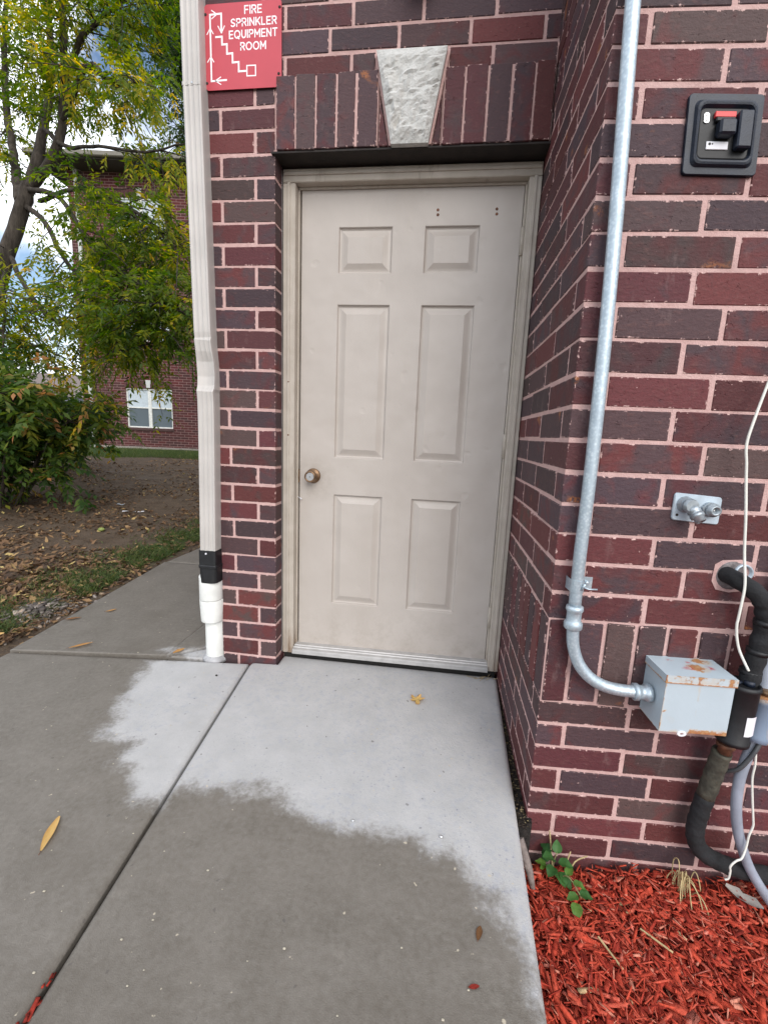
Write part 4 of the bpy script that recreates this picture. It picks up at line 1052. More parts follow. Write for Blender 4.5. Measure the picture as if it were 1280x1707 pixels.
def lobed_leaf(label, x, y, r, tint):
    th = thing('fallen_leaf', label, 'leaf', (x, y, 0)); mb = MB(); tv = []; n = 40; rings = 5
    for q in range(rings + 1):
        for k in range(n):
            a = 2 * math.pi * k / n; rr = r * (.74 + .20 * math.cos(5 * a + .6) + .12 * math.cos(11 * a) + .10 * math.sin(3 * a)) * q / rings
            h = .002 + .012 * (q / rings) ** 2 * (.6 + .9 * mnoise.noise((math.cos(a) * 1.6, math.sin(a) * 1.6, 4))) + .004 * mnoise.noise((math.cos(a) * q, math.sin(a) * q, 9))
            mb.v.append((x + rr * math.cos(a), y + rr * math.sin(a), max(.0012, h))); tv.append(min(1, max(0, tint - .28 * (q / rings) ** 4 + .15 * mnoise.noise((rr * 90, a * 2, 3)))))
    mb.f = [(q * n + k, q * n + (k + 1) % n, (q + 1) * n + (k + 1) % n, (q + 1) * n + k) for q in range(rings) for k in range(n)]; mb.sm = [True] * len(mb.f); mb.at['tint'] = tv
    link('blade', mb, leaf_mat, th); st = MB(); st.tube([(x, y + r * .6, .004), (x + .006, y + r * 1.05, .006)], .001, 5); link('stem', st, M['rust'], th)
lobed_leaf('crumpled pale yellow leaf on the dry concrete before the door', .675, -.165, .034, .95)
leaf('fallen_leaf', 'long yellow brown leaf curled lengthwise on the damp walk at lower left', 'leaf', -.259, -.962, 0, .108, .021, R(112), .86, .05, .75, .1)
leaf('fallen_leaf', 'narrow tan leaf lying across the dark joint at the walk edge', 'leaf', -.985, -.03, .004, .10, .020, R(50), .55, .1, .4, .2)
leaf('fallen_leaf', 'small orange brown leaf in the joint near the white drain pipe', 'leaf', -.497, .012, .004, .062, .026, R(65), .6, .15, .4, .2)
leaf('fallen_leaf', 'small rusty brown leaf near the grassy edge of the far walk slab', 'leaf', -1.27, .24, .003, .075, .022, R(35), .3, .1, .2, .2)
leaf('fallen_leaf', 'single small tan leaf in the middle of the far walk slab', 'leaf', -1.155, .385, .003, .06, .018, R(55), .6, .1, .2, .2)
leaf('seed_pod', 'small dark brown pod on the damp slab near the mulch', 'pod', .862, -1.026, 0, .032, .014, R(75), .1, .0, .2, .2)
leaf('bark_chip', 'tiny red bark chip on the damp slab at the bottom of the walk', 'bark chip', .844, -1.128, 0, .022, .010, R(15), .05, .0, .1, .3, None, mulch_mat)
def pebble(label, x, y, r, m, cat='pebble', name='pebble', group=None):
    mb = MB(); n = 7; rings = []
    for i in range(1, n):
        a = math.pi * i / n - math.pi / 2; rings.append([(x + r * math.cos(a) * math.cos(b) * (1 + .25 * mnoise.noise((b, a, x * 9))), y + r * .8 * math.cos(a) * math.sin(b), .6 * r + .6 * r * math.sin(a)) for b in [2 * math.pi * k / 9 for k in range(9)]])
    mb.ring(rings, True, True, True, True); o = link(name, mb, m, None, origin=(x, y, 0)); tag(o, label, cat, group); return o
pebble('tiny dark stone on the pale dry concrete under the left pier', -.218, -.150, .0055, M['soil'])
pebble('small shiny nail head on the wet edge of the concrete, left of centre', .528, -.787, .0048, M['chrome'], 'nail head', 'nail_head')
pebble('small shiny nail head on the wet edge of the concrete, right of centre', .777, -.797, .0055, M['chrome'], 'nail head', 'nail_head')
specks = []
for q in range(34):
    x = rnd.uniform(-.9, .86); y = rnd.uniform(-1.25, -.9) if q < 24 else rnd.uniform(-.6, .0)
    specks.append((x, y, rnd.uniform(.0014, .0032)))
mb = MB()
for x, y, r_ in specks: mb.box(x - r_, x + r_, y - r_ * .7, y + r_ * .7, .0004, r_ * .9, r_ * .3)
tag(link('grit', mb, plain('pale_grit', (.42, .38, .30), .8), None), 'pale specks of grit scattered over the damp concrete', 'grit', None, 'stuff')
# straw by the threshold corner
stw = thing('straw_bits', 'few dry straws lying by the right end of the threshold', 'straw', (.95, .06, .002))
for k in range(7):
    x, y, a = .90 + .018 * k + J(.01), .055 + J(.02), rnd.uniform(-.6, 1.2); mb = MB()
    mb.tube([(x, y, .003), (x + .025 * math.cos(a), y + .025 * math.sin(a), .006 + rnd.random() * .006), (x + .05 * math.cos(a + .3), y + .05 * math.sin(a + .3), .003)], .0011, 5)
    link('straw', mb, plain('straw', (.36, .27, .14), .8) if k == 0 else bpy.data.materials['straw'], stw)

# ------------------------------------------------------------------ LEAFY GENERATORS
def unit(a): return a / np.maximum(np.linalg.norm(a, axis=-1, keepdims=True), 1e-9)
def sprays(P, D, L, nl=11, ll=.07, lw=.022, tint=None, droop=.25, spread=58):
    # compound leaves: a rachis with paired diamond leaflets and one at the tip
    N = len(P); up = np.array([0, 0, 1.0])
    D = unit(D); side = unit(np.cross(D, up) + rng.normal(0, .15, (N, 3))); nrm = unit(np.cross(side, D))
    Vs, Ts = [], []
    for j in range(nl):
        last = j == nl - 1; t = .25 + .75 * ((j // 2) / max(1, (nl - 1) // 2)); sg_ = 1 if j % 2 else -1
        base = P + D * (L * t)[:, None] - up * (droop * L * t * t)[:, None]
        a = 0 if last else R(spread)
        dr = unit(D * math.cos(a) + side * (sg_ * math.sin(a)) - up * .28 + rng.normal(0, .22, (N, 3)))
        l = ll * rng.uniform(.7, 1.2, N) * (1 - .25 * abs(t - .6)); wv = unit(np.cross(dr, nrm + rng.normal(0, .45, (N, 3)))) * (lw * rng.uniform(.75, 1.2, N) / 2)[:, None]
        q = np.stack([base, base + dr * (l * .42)[:, None] + wv - up * .003, base + dr * l[:, None] - up * (l * .18)[:, None], base + dr * (l * .42)[:, None] - wv - up * .003], 1)
        Vs.append(q); tt = (tint if tint is not None else rng.random(N)) + rng.normal(0, .09, N); Ts.append(np.repeat(tt[:, None], 4, 1))
    V = np.concatenate(Vs, 0).reshape(-1, 3); T = np.clip(np.concatenate(Ts, 0).ravel(), 0, 1)
    F = np.arange(len(V)).reshape(-1, 4)
    return V, F, T
bark = NT('grey_brown_bark')
_n = bark.noise(14, 6, .7, stretch=(1, 1, .25)); bark.bump(_n, .03)
bark_mat = bark.out(bark.mix(bark.ramp(_n, .35, .65), (.024, .019, .015), (.082, .068, .056)), .9, spec=.2)
leafA = mat_leaf('autumn_green_leaf', [(0, (.020, .048, .006)), (.35, (.055, .105, .010)), (.62, (.125, .165, .014)), (.82, (.30, .28, .02)), (1, (.54, .35, .03))], .58)
leafB = mat_leaf('dark_green_leaf', [(0, (.010, .028, .010)), (.5, (.026, .060, .016)), (.8, (.06, .11, .022)), (.95, (.16, .18, .03)), (1, (.34, .17, .06))], .35)
leafC = mat_leaf('shrub_leaf', [(0, (.016, .042, .010)), (.45, (.042, .090, .018)), (.75, (.10, .155, .022)), (.93, (.22, .22, .03)), (1, (.42, .20, .08))], .45)
def limb_mesh(pts, r0, r1, seg=5, n=8):
    sp = smooth_path(pts, seg); k = len(sp); mb = MB()
    mb.tube([p + Vector((J(.012), J(.012), 0)) * min(1, i) for i, p in enumerate(sp)], [r0 + (r1 - r0) * i / (k - 1) for i in range(k)], n); return mb, sp
def make_tree(name, label, limbs, twigs, tw_len, sp_per, mat, tint_mu, tint_sd, ll, lw, group, kind_cat='tree', bias=(0, 0, -.25), L=.26, nl=11, spread_ball=None):
    base = limbs[0][0][0]; th = thing(name, label, kind_cat, base, group)
    TP, TD = [], []; tm = MB()
    for q, (pts, r0, r1, dens) in enumerate(limbs):
        mb, sp = limb_mesh(pts, r0, r1); link('trunk' if q == 0 else 'branch', mb, bark_mat, th)
        sp = np.array([tuple(p) for p in sp])
        for _ in range(int(twigs * dens)):
            u = (.30 * (q > 0) + (1 - .30 * (q > 0)) * rng.random() ** .75) * (len(sp) - 1.01); i = int(u); p = sp[i] + (sp[i + 1] - sp[i]) * (u - i); ax = unit(sp[min(i + 1, len(sp) - 1)] - sp[i])
            d = unit(rng.normal(0, 1, 3) * np.array([1, 1, .65]) + np.array(bias) + ax * .5); l = rng.uniform(*tw_len)
            ts = np.linspace(0, 1, 6); cv = p + d * l * ts[:, None] + np.array([0, 0, -.22 * l]) * (ts ** 2)[:, None] + rng.normal(0, .03, (6, 3)) * ts[:, None]
            tm.tube([tuple(c) for c in cv], [.009 * (1 - .75 * t) * (.6 + l * .5) for t in ts], 4)
            for _k in range(sp_per):
                t = rng.uniform(.15, 1); k_ = min(4, int(t * 5)); f_ = t * 5 - k_
                TP.append(cv[k_] + (cv[k_ + 1] - cv[k_]) * f_); TD.append(unit(d * .7 + rng.normal(0, .75, 3) + np.array([0, 0, -.2])))
    tag(link('twigs', tm, bark_mat, th), kind='stuff')
    P, D = np.array(TP), np.array(TD); N = len(P)
    tint = np.clip(rng.normal(tint_mu, tint_sd, N) + .10 * np.sin(P[:, 0] * 2.3 + P[:, 2] * 1.9), 0, 1)
    V, F, T = sprays(P, D, rng.uniform(.6, 1.25, N) * L, nl, ll, lw, tint)
    tag(np_mesh('crown', V, F, mat, th, T), kind='stuff'); return th
TRG = 'trees and shrubs on the leaf strewn lawn'
limbsA = [
 ([(-5.95, 3.30, .0), (-5.81, 3.43, .89), (-5.69, 3.56, 1.53), (-5.53, 3.69, 2.18), (-5.29, 3.9, 3.19), (-5.13, 4.03, 3.84), (-5.02, 4.12, 4.24)], .112, .086, .06),
 ([(-5.02, 4.12, 4.20), (-4.94, 4.18, 4.56), (-4.96, 4.39, 5.15), (-5.11, 4.72, 5.96), (-5.31, 4.99, 7.06), (-5.48, 5.25, 8.1)], .075, .026, .78),
 ([(-5.04, 4.10, 4.16), (-4.57, 4.0, 4.42), (-4.38, 4.01, 4.9), (-4.28, 4.02, 5.5), (-4.28, 4.01, 6.0), (-4.28, 4.04, 6.77)], .066, .026, .78),
 ([(-5.12, 4.05, 3.98), (-5.4, 4.31, 4.42), (-5.57, 4.46, 4.81), (-5.92, 4.77, 5.66), (-6.2, 5.13, 6.77), (-6.33, 5.42, 7.95)], .070, .026, .72),
 ([(-5.12, 4.05, 3.96), (-4.69, 3.96, 3.69), (-4.3, 3.81, 3.15), (-3.73, 3.6, 2.72), (-3.19, 3.39, 2.32), (-2.75, 3.2, 2.0)], .038, .010, .8),
 ([(-4.86, 4.26, 4.97), (-4.22, 3.86, 4.51), (-3.56, 3.6, 4.34), (-2.81, 3.35, 4.12), (-2.29, 3.2, 4.09)], .030, .008, .16),
 ([(-4.28, 3.98, 5.28), (-3.94, 3.88, 5.64), (-3.65, 3.85, 5.84), (-3.31, 3.81, 5.97), (-3.02, 3.8, 6.29)], .040, .014, .65),
 ([(-4.52, 4.07, 4.77), (-3.76, 3.74, 5.27), (-3.3, 3.51, 4.95), (-2.69, 3.27, 4.75)], .034, .010, .40),
 ([(-5.06, 4.10, 4.16), (-4.25, 3.74, 3.86), (-3.52, 3.39, 3.09), (-2.86, 3.19, 2.7), (-2.24, 3.0, 2.33)], .036, .010, 1.15),
 ([(-5.30, 3.92, 3.1), (-5.0, 3.55, 2.75), (-4.75, 3.3, 2.3), (-4.6, 3.1, 1.9)], .030, .010, .55),
 ([(-5.45, 3.8, 2.6), (-5.5, 3.3, 2.6), (-5.4, 2.9, 2.3)], .030, .010, .45),
 ([(-4.75, 3.97, 3.95), (-3.9, 3.8, 4.0), (-3.1, 3.6, 3.6), (-2.4, 3.3, 3.05)], .030, .008, .95),
 ([(-5.26, 3.94, 3.30), (-4.47, 3.48, 2.54), (-3.91, 3.29, 2.26), (-3.18, 3.17, 2.24), (-2.63, 3.04, 2.27)], .034, .010, .55),
]
make_tree('tree', 'grey forked tree with green and yellow leaves reaching over the lawn from the left', limbsA, 56, (.35, 1.1), 10, leafA, .54, .16, .080, .026, TRG)
limbsB = [
 ([(-3.9, 7.6, .15), (-3.85, 7.6, 2.2), (-3.8, 7.55, 4.2), (-3.7, 7.5, 6.6)], .13, .07, .0),
 ([(-3.8, 7.55, 4.8), (-4.1, 7.2, 6.4), (-4.3, 7.0, 7.6), (-4.5, 7.0, 8.8)], .06, .02, 1.1),
 ([(-3.7, 7.5, 5.8), (-3.3, 7.0, 6.8), (-3.1, 6.8, 8.0), (-3.0, 6.8, 9.2)], .06, .02, 1.1),
 ([(-3.7, 7.5, 6.2), (-3.8, 7.0, 7.4), (-3.7, 6.7, 8.6), (-3.6, 6.5, 9.6)], .06, .02, 1),
 ([(-3.8, 7.55, 3.6), (-3.4, 7.2, 4.6), (-3.05, 7.0, 5.6)], .05, .02, .5),
]
make_tree('tree', 'dense dark green tree beside the downspout, behind the forked tree', limbsB, 90, (.4, 1.3), 13, leafB, .55, .16, .085, .028, TRG)
limbsS = [([(-4.55, 2.75, .0), (-4.5, 2.7, .9), (-4.45, 2.7, 1.7)], .035, .015, 1.2)]
for q in range(9):
    a = 2 * math.pi * q / 9 + .3; x, y = -4.62 + .25 * math.cos(a), 2.75 + .25 * math.sin(a); rr_ = rnd.uniform(.35, .72) * (1.45 if q % 4 == 1 else 1)
    limbsS.append(([(x, y, 0), (x + rr_ * .5 * math.cos(a), y + rr_ * .5 * math.sin(a), .7), (x + rr_ * math.cos(a), y + rr_ * math.sin(a), rnd.uniform(1.0, 1.7))], .022, .008, 1.0))
make_tree('shrub', 'dark leafy shrub spreading low over the dead leaves at left', limbsS, 27, (.3, .75), 8, leafC, .62, .2, .10, .042, TRG, 'shrub', (0, 0, .05), .24, 9)
limbsT = [([(-7.2, 5.2, .1), (-7.15, 5.2, 1.0), (-7.1, 5.2, 1.9)], .04, .015, 1.2)]
for q in range(7):
    a = 2 * math.pi * q / 7; x, y = -7.2 + .3 * math.cos(a), 5.2 + .3 * math.sin(a)
    limbsT.append(([(x, y, .1), (x + .4 * math.cos(a), y + .4 * math.sin(a), 1.0), (x + .7 * math.cos(a), y + .7 * math.sin(a), rnd.uniform(1.0, 1.5))], .022, .008, 1.0))
make_tree('shrub', 'smaller bush behind the dark shrub, nearer the grey fence', limbsT, 30, (.35, .8), 8, leafC, .62, .18, .10, .040, TRG, 'shrub', (0, 0, .1), .24, 9)

# ------------------------------------------------------------------ FALLEN LEAF LITTER, GRASS, DEBRIS
def scatter_leaves(N, fx, mat, name, tints, L=(.035, .09)):
    x, y = fx(N); z = lawn_z(x, y) + .006; th = rng.uniform(0, 2 * np.pi, N); l = rng.uniform(*L, N); w = l * rng.uniform(.28, .6, N)
    d = np.column_stack([np.cos(th), np.sin(th), rng.normal(0, .38, N)]); s = np.column_stack([-np.sin(th), np.cos(th), rng.normal(0, .45, N)]); c = np.column_stack([x, y, z])
    up = np.array([0, 0, 1.0]); cu = rng.uniform(.0, .35, N) * l
    a = c - d * (l / 2)[:, None] + up * (cu * .5)[:, None]; b = c + d * (l / 2)[:, None] + up * (cu * .6)[:, None]
    p1 = c + s * (w / 2)[:, None] - d * (l * .08)[:, None] + up * (cu * rng.uniform(0, .8, N))[:, None]; p2 = c - s * (w / 2)[:, None] - d * (l * .08)[:, None] + up * (cu * rng.uniform(0, .8, N))[:, None]
    V = np.stack([a, p1, b, c, p2], 1); V[:, :, 2] += .002
    F0 = np.array([(0, 3, 1), (1, 3, 2), (2, 3, 4), (4, 3, 0)])
    F = (np.arange(N)[:, None, None] * 5 + F0).reshape(-1, 3)
    return np_mesh(name, V.reshape(-1, 3), F, mat, None, np.repeat(tints(N), 5))
def fx_litter(N):
    u = rng.random(N) ** 1.35; ang = rng.uniform(R(92), R(165), N); r_ = .25 + u * 10.5
    x = -1.45 - np.abs(np.cos(ang)) * r_ * .85; y = .0 + np.sin(ang) * r_ * 1.05 - .3
    m = np.sin(x * 2.9 + 1.3 * np.sin(y * 2.1)) + np.sin(y * 3.7 + x) > -.6 + rng.normal(0, 1.1, N); x2, y2 = x[m], y[m]; k = rng.integers(0, len(x2), N)
    return x2[k] + rng.normal(0, .05, N), y2[k] + rng.normal(0, .05, N)
lit = scatter_leaves(14000, fx_litter, mat_leaf('litter_leaf', [(0, (.055, .034, .022)), (.45, (.15, .085, .045)), (.75, (.27, .165, .08)), (.92, (.45, .31, .13)), (1, (.55, .43, .17))], .1, .8), 'leaf_litter', lambda n: np.clip(rng.normal(.42, .26, n), 0, 1), (.022, .072))
tag(lit, 'brown and yellow leaf litter scattered over the bare soil', 'leaf litter', None, 'stuff')
def blades(N, fx, H_=(.03, .09), name='grass', mat=None, lean=.5):
    x, y = fx(N); z = lawn_z(x, y) - .004; h = rng.uniform(*H_, N); th = rng.uniform(0, 2 * np.pi, N); w = rng.uniform(.002, .0045, N)
    s = np.column_stack([np.cos(th), np.sin(th), 0 * th]); l = np.column_stack([rng.normal(0, lean, N), rng.normal(0, lean, N), np.ones(N)]) * h[:, None]
    c = np.column_stack([x, y, z]); m = c + l * .55 + np.array([0, 0, .004]); t = c + l * np.array([1.3, 1.3, .95])
    V = np.stack([c - s * w[:, None], c + s * w[:, None], m + s * (w * .7)[:, None], m - s * (w * .7)[:, None], t, t + s * .0006], 1)
    F0 = np.array([(0, 1, 2, 3), (3, 2, 5, 4)]); F = (np.arange(N)[:, None, None] * 6 + F0).reshape(-1, 4)
    return np_mesh(name, V.reshape(-1, 3), F, mat, None, np.repeat(np.clip(rng.normal(.5, .2, N), 0, 1), 6))
grass_mat = mat_leaf('grass_blade', [(0, (.020, .036, .010)), (.5, (.055, .088, .020)), (.85, (.12, .15, .04)), (1, (.30, .25, .10))], .3)
def fx_edge(N):
    y = rng.uniform(-.35, 3.4, N * 4); x = -1.49 - np.abs(rng.normal(0, .25, N * 4)) - .06 * np.clip(y, 0, 1.2)
    k = (np.sin(y * 9) + np.sin(y * 23 + x * 17) + rng.normal(0, .8, N * 4)) > -.1
    return x[k][:N], y[k][:N]
g1 = blades(13000, fx_edge, (.015, .055), 'grass', grass_mat, .7); tag(g1, 'short patchy grass along the edge of the walk', 'grass', None, 'stuff')
def fx_far(N):
    x = rng.uniform(-13, -3.0, N * 3); y = 8.6 + .25 * (x + 8) + np.abs(rng.normal(0, 1.5, N * 3)); k = y < 12.1 + .13 * (x + 9)
    return x[k][:N], y[k][:N]
g2 = blades(26000, fx_far, (.04, .10), 'grass', grass_mat, .5); tag(g2, 'green strip of grass along the foot of the far brick building', 'grass', None, 'stuff')
def fx_weed(N):
    c = rng.integers(0, 26, N); cy = rng.uniform(-.35, 1.9, 26); cx = -1.53 - .06 * np.clip(cy, 0, 1.2) - rng.uniform(0, .3, 26)
    return cx[c] + rng.normal(0, .04, N), cy[c] + rng.normal(0, .05, N)
wd = scatter_leaves(1500, fx_weed, leafB, 'clover', lambda n: np.clip(rng.normal(.72, .12, n), 0, .93), (.015, .038)); tag(wd, 'low green clover and weeds between the walk and the dead leaves', 'ground cover', None, 'stuff')
# pale crumbled bark and dead leaves heaped at the edge of the walk
N = 700
V, F = chips(N, 0, 1, 0, 1, lambda x, y: x * 0, (.012, .06), (.008, .03), (.003, .014), (0, 2), .0)
cx = rng.normal(-1.60, .085, N); cy = rng.normal(.33, .16, N); cx = np.minimum(cx, -1.42)
off = np.column_stack([cx, cy, lawn_z(cx, cy) + rng.uniform(.0, .045, N) * np.exp(-((cx + 1.60) / .12) ** 2 - ((cy - .33) / .2) ** 2)])
Vr = V.reshape(N, 8, 3); Vr += (off - Vr.mean(1))[:, None, :]
tag(np_mesh('debris_pile', Vr.reshape(-1, 3), F, mat_tint('grey_crumbled_leaves', [(0, (.06, .05, .045)), (.5, (.18, .155, .14)), (.85, (.32, .28, .25)), (1, (.42, .30, .20))]), None, np.repeat(rng.random(N), 8)), 'pale grey heap of crumbled leaves at the edge of the walk', 'debris', None, 'stuff')
leaf('fallen_leaf', 'large crisp tan leaf in the litter at the left edge of the photo', 'leaf', -2.05, .32, float(lawn_z(np.array(-2.05), np.array(.32))) + .015, .13, .085, R(20), .55, .5, .6, .4)
leaf('fallen_leaf', 'yellow leaf on the grassy verge below the pale debris heap', 'leaf', -1.46, -.02, .004, .055, .035, R(60), .85, .3, .4, .3)
mb = MB(); gz = float(lawn_z(np.array(-2.9), np.array(2.9)))
o = link('hedge_apple', MB(), M['soil'], None) if False else None
p_ = pebble('small round green fruit lying in the brown leaf litter', -2.75, 2.25, .035, plain('green_fruit', (.20, .24, .06), .6), 'fruit', 'fruit'); p_.location.z = float(lawn_z(np.array(-2.75), np.array(2.25)))
def paper(label, x, y, a, b, ang, m):
    z = float(lawn_z(np.array(x), np.array(y))) + .012; mb = MB(); ca, sa = math.cos(ang), math.sin(ang); n = 6
    for i in range(n + 1):
        for j in (-1, 0, 1):
            u = (i / n - .5) * a; v = j * b / 2; mb.v.append((x + u * ca - v * sa, y + u * sa + v * ca, z + .006 * math.sin(i * 1.3 + j)))
    mb.f = [(i * 3 + j, i * 3 + j + 1, i * 3 + j + 4, i * 3 + j + 3) for i in range(n) for j in (0, 1)]; mb.sm = [True] * len(mb.f)
    o = link('paper_scrap', mb, m, None, origin=(x, y, z)); tag(o, label, 'litter'); return o
paper('white strip of paper lying in the brown leaf litter', -3.05, 3.15, .26, .03, .25, M['label']); paper('small pale blue scrap lying in the brown leaf litter', -3.45, 3.45, .10, .06, .2, M['plate'])

# ------------------------------------------------------------------ PLANTS IN THE MULCH
wp = thing('weed', 'small green broad leaved weed sprouting from the mulch at the wall corner', 'plant', (1.12, -.70, MZ))
def rleaf(root, L, Wd, az, el, tint, parent):
    mb = MB(); d = Vector((math.cos(az) * math.cos(el), math.sin(az) * math.cos(el), math.sin(el))); s = d.cross(Vector((0, 0, 1))).normalized(); nrm = s.cross(d); tv = []
    n = 8
    for i in range(n + 1):
        u = i / n; w = Wd * math.sin(math.pi * u ** .75) ** .9 * .5
        for v in (-1, -.5, 0, .5, 1):
            p = Vector(root) + d * (u * L) + s * (v * w) + nrm * (abs(v) * w * .35 - .35 * L * (u - .35) ** 2 + .002 * math.sin(u * 14) * abs(v))
            mb.v.append(tuple(p)); tv.append(min(1, max(0, tint + .08 * (v == 0))))
    mb.f = [(i * 5 + j, i * 5 + j + 1, (i + 1) * 5 + j + 1, (i + 1) * 5 + j) for i in range(n) for j in range(4)]; mb.sm = [True] * len(mb.f); mb.at['tint'] = tv
    link('leaf', mb, weed_mat, parent)
weed_mat = mat_leaf('weed_leaf', [(0, (.024, .085, .026)), (.5, (.060, .17, .045)), (1, (.16, .30, .055))], .4, .5)
stem_mat = plain('pale_stem', (.22, .20, .09), .7)
stems = [[(1.115, -.715, MZ), (1.112, -.70, MZ + .045), (1.118, -.70, MZ + .085)], [(1.118, -.715, MZ), (1.135, -.735, MZ + .05), (1.15, -.755, MZ + .055), (1.165, -.790, MZ + .045)], [(1.112, -.71, MZ), (1.09, -.70, MZ + .04)]]
for s_ in stems:
    mb = MB(); mb.tube(smooth_path(s_, 4), .0016, 6); link('stem', mb, stem_mat, wp)
for x, y, z, L, w_, az, el, tn in ((1.118, -.700, .082, .034, .026, 80, 50, .5), (1.112, -.702, .066, .040, .034, 200, 25, .4), (1.122, -.706, .062, .040, .030, -20, 10, .45), (1.112, -.712, .050, .036, .030, 230, -5, .3), (1.120, -.718, .042, .042, .030, -75, 0, .5), (1.125, -.722, .045, .044, .030, -50, -20, .45), (1.138, -.735, .052, .030, .022, 40, 20, .8), (1.150, -.755, .056, .034, .020, -30, 5, .7), (1.160, -.780, .048, .036, .028, -10, 0, .35), (1.158, -.785, .046, .034, .024, 200, 0, .6), (1.150, -.795, .036, .042, .028, -100, -10, .8), (1.092, -.702, .042, .030, .022, 170, 10, .85), (1.095, -.700, .050, .030, .026, 110, 30, .1), (1.105, -.690, .070, .036, .030, 130, 10, .08), (1.09, -.700, .036, .022, .014, 220, 10, .95)):
    rleaf((x, y, MZ + z), L * 1.05, w_ * 1.08, R(az), R(el), tn, wp)
dry_mat = plain('dry_grass', (.42, .33, .17), .8, 0, .25, 40)
dg = thing('dry_grass_tuft', 'tuft of dead straw coloured grass in the mulch under the worn pipe', 'grass tuft', (1.48, -.70, MZ))
for k in range(17):
    a = rnd.uniform(0, 6.28); r_ = rnd.uniform(.01, .05); hh = rnd.uniform(.03, .09); x, y = 1.475 + J(.018), -.690 + J(.012)
    mb = MB(); mb.tube(smooth_path([(x, y, MZ), (x + .4 * r_ * math.cos(a), min(y + .4 * r_ * math.sin(a), -.655), MZ + hh), (x + r_ * math.cos(a), min(y + r_ * math.sin(a), -.655), MZ + hh * (1 - .5 * rnd.random())), (x + 1.3 * r_ * math.cos(a), min(y + 1.3 * r_ * math.sin(a), -.655) - .01, MZ + hh * .15 + .008)], 4), [.0016] * 12 + [.0006], 5)
    link('blade', mb, dry_mat, dg)
tw = thing('dead_stalk', 'dry pale stalks poking up behind the green weed', 'stalk', (1.13, -.68, MZ))
for pts in ([(1.118, -.688, MZ), (1.108, -.680, MZ + .07), (1.098, -.676, MZ + .135)], [(1.16, -.690, MZ), (1.18, -.676, MZ + .04), (1.215, -.672, MZ + .062)], [(1.15, -.692, MZ), (1.158, -.680, MZ + .05), (1.165, -.675, MZ + .072)]):
    mb = MB(); mb.tube(smooth_path(pts, 4), [.0022] * 8 + [.001], 6); link('stalk', mb, dry_mat, tw)
leaf('dead_leaf', 'crumpled pale grey dead leaf on the mulch beside the thick grey cable', 'leaf', 1.628, -.700, MZ + .02, .085, .038, R(-40), .9, .5, .6, .9, None, mat_leaf('grey_dead_leaf', [(0, (.16, .14, .12)), (1, (.42, .39, .36))], .1, .8))
rt = thing('root', 'gnarled grey root poking out between the slab edge and the mulch', 'root', (1.02, -.76, -.12))
mb = MB(); mb.tube(smooth_path([(1.003, -.722, -.04), (1.016, -.742, -.07), (1.032, -.758, -.11), (1.046, -.768, -.165)], 4), [.012, .0125, .013, .0125, .012, .012, .0115, .011, .010, .009, .008, .007, .006], 8); link('wood', mb, plain('grey_wood', (.20, .165, .15), .85, 0, .3, 50, .004, 70), rt)
for lab, x, y, a, l in (('long pale splinter lying on the red mulch in the foreground', 1.20, -.905, R(-62), .075), ('pale pink splinter lying on the red mulch below the dry grass', 1.335, -.845, R(-38), .075)):
    mb = MB(); z = float(mulch_z(np.array(x), np.array(y))) + .027
    c = [(x + sa_ * l / 2 * math.cos(a) - sb * .0022 * math.sin(a), y + sa_ * l / 2 * math.sin(a) + sb * .0022 * math.cos(a), z + sc * .0018) for sc in (-1, 1) for sb in (-1, 1) for sa_ in (-1, 1)]
    mb.hexa(c, .0008); tag(link('splinter', mb, dry_mat, None, origin=(x, y, z)), lab, 'splinter')

# ------------------------------------------------------------------ FAR BUILDING
FX, FY, FA = -11.16, 11.87, math.atan2(.127, .992)
def FB(s, d, z): return Vector((FX + math.cos(FA) * s + math.sin(FA) * d, FY + math.sin(FA) * s - math.cos(FA) * d, z))   # d towards the viewer
def FBp(p): return FB(p[0], -p[1], p[2])
fb = thing('apartment_building', 'far three storey brick apartment building with white windows beyond the lawn', 'building', FB(5, 0, .25))
def mat_farbrick():
    t = NT('far_brick'); tcn = t.new('TexCoord').outputs['UV']
    b = t.new('TexBrick'); t.put(b.inputs['Vector'], tcn); b.inputs['Scale'].default_value = 1.0
    b.inputs['Brick Width'].default_value = .255; b.inputs['Row Height'].default_value = .0815; b.inputs['Mortar Size'].default_value = .006; b.inputs['Mortar Smooth'].default_value = .2
    b.inputs['Color1'].default_value = (.115, .030, .030, 1); b.inputs['Color2'].default_value = (.060, .030, .030, 1); b.inputs['Mortar'].default_value = (.33, .22, .20, 1); b.inputs['Bias'].default_value = -.1
    c = t.mix(t.ramp(t.noise(1.2, 4), .4, .7, 0, .4), b.outputs['Color'], (.05, .030, .028))
    t.bump(b.outputs['Fac'], -.004); return t.out(c, .85, spec=.2)
farb = mat_farbrick()
def wallquad(mb, uv, a, b, s0):
    pass
ZB0, ZB1 = .10, 8.75
wins = [(s0, z0, z1) for s0 in (1.42, 5.2, 8.6) for z0, z1 in ((.99, 2.27), (3.76, 5.03), (6.70, 7.98))]
mb = MB(); uv = []
def wq(s0, s1, z0, z1):
    if s1 - s0 < 1e-4 or z1 - z0 < 1e-4: return
    mb.add([FB(s0, 0, z0), FB(s1, 0, z0), FB(s1, 0, z1), FB(s0, 0, z1)], [(0, 1, 2, 3)])
    uv.append(([(s0, z0), (s1, z0), (s1, z1), (s0, z1)], (0, 0)))
WW = 1.52; cuts_s = sorted({0, 12.0} | {w[0] for w in wins} | {w[0] + WW for w in wins}); cuts_z = sorted({ZB0, ZB1} | {w[1] for w in wins} | {w[2] for w in wins})
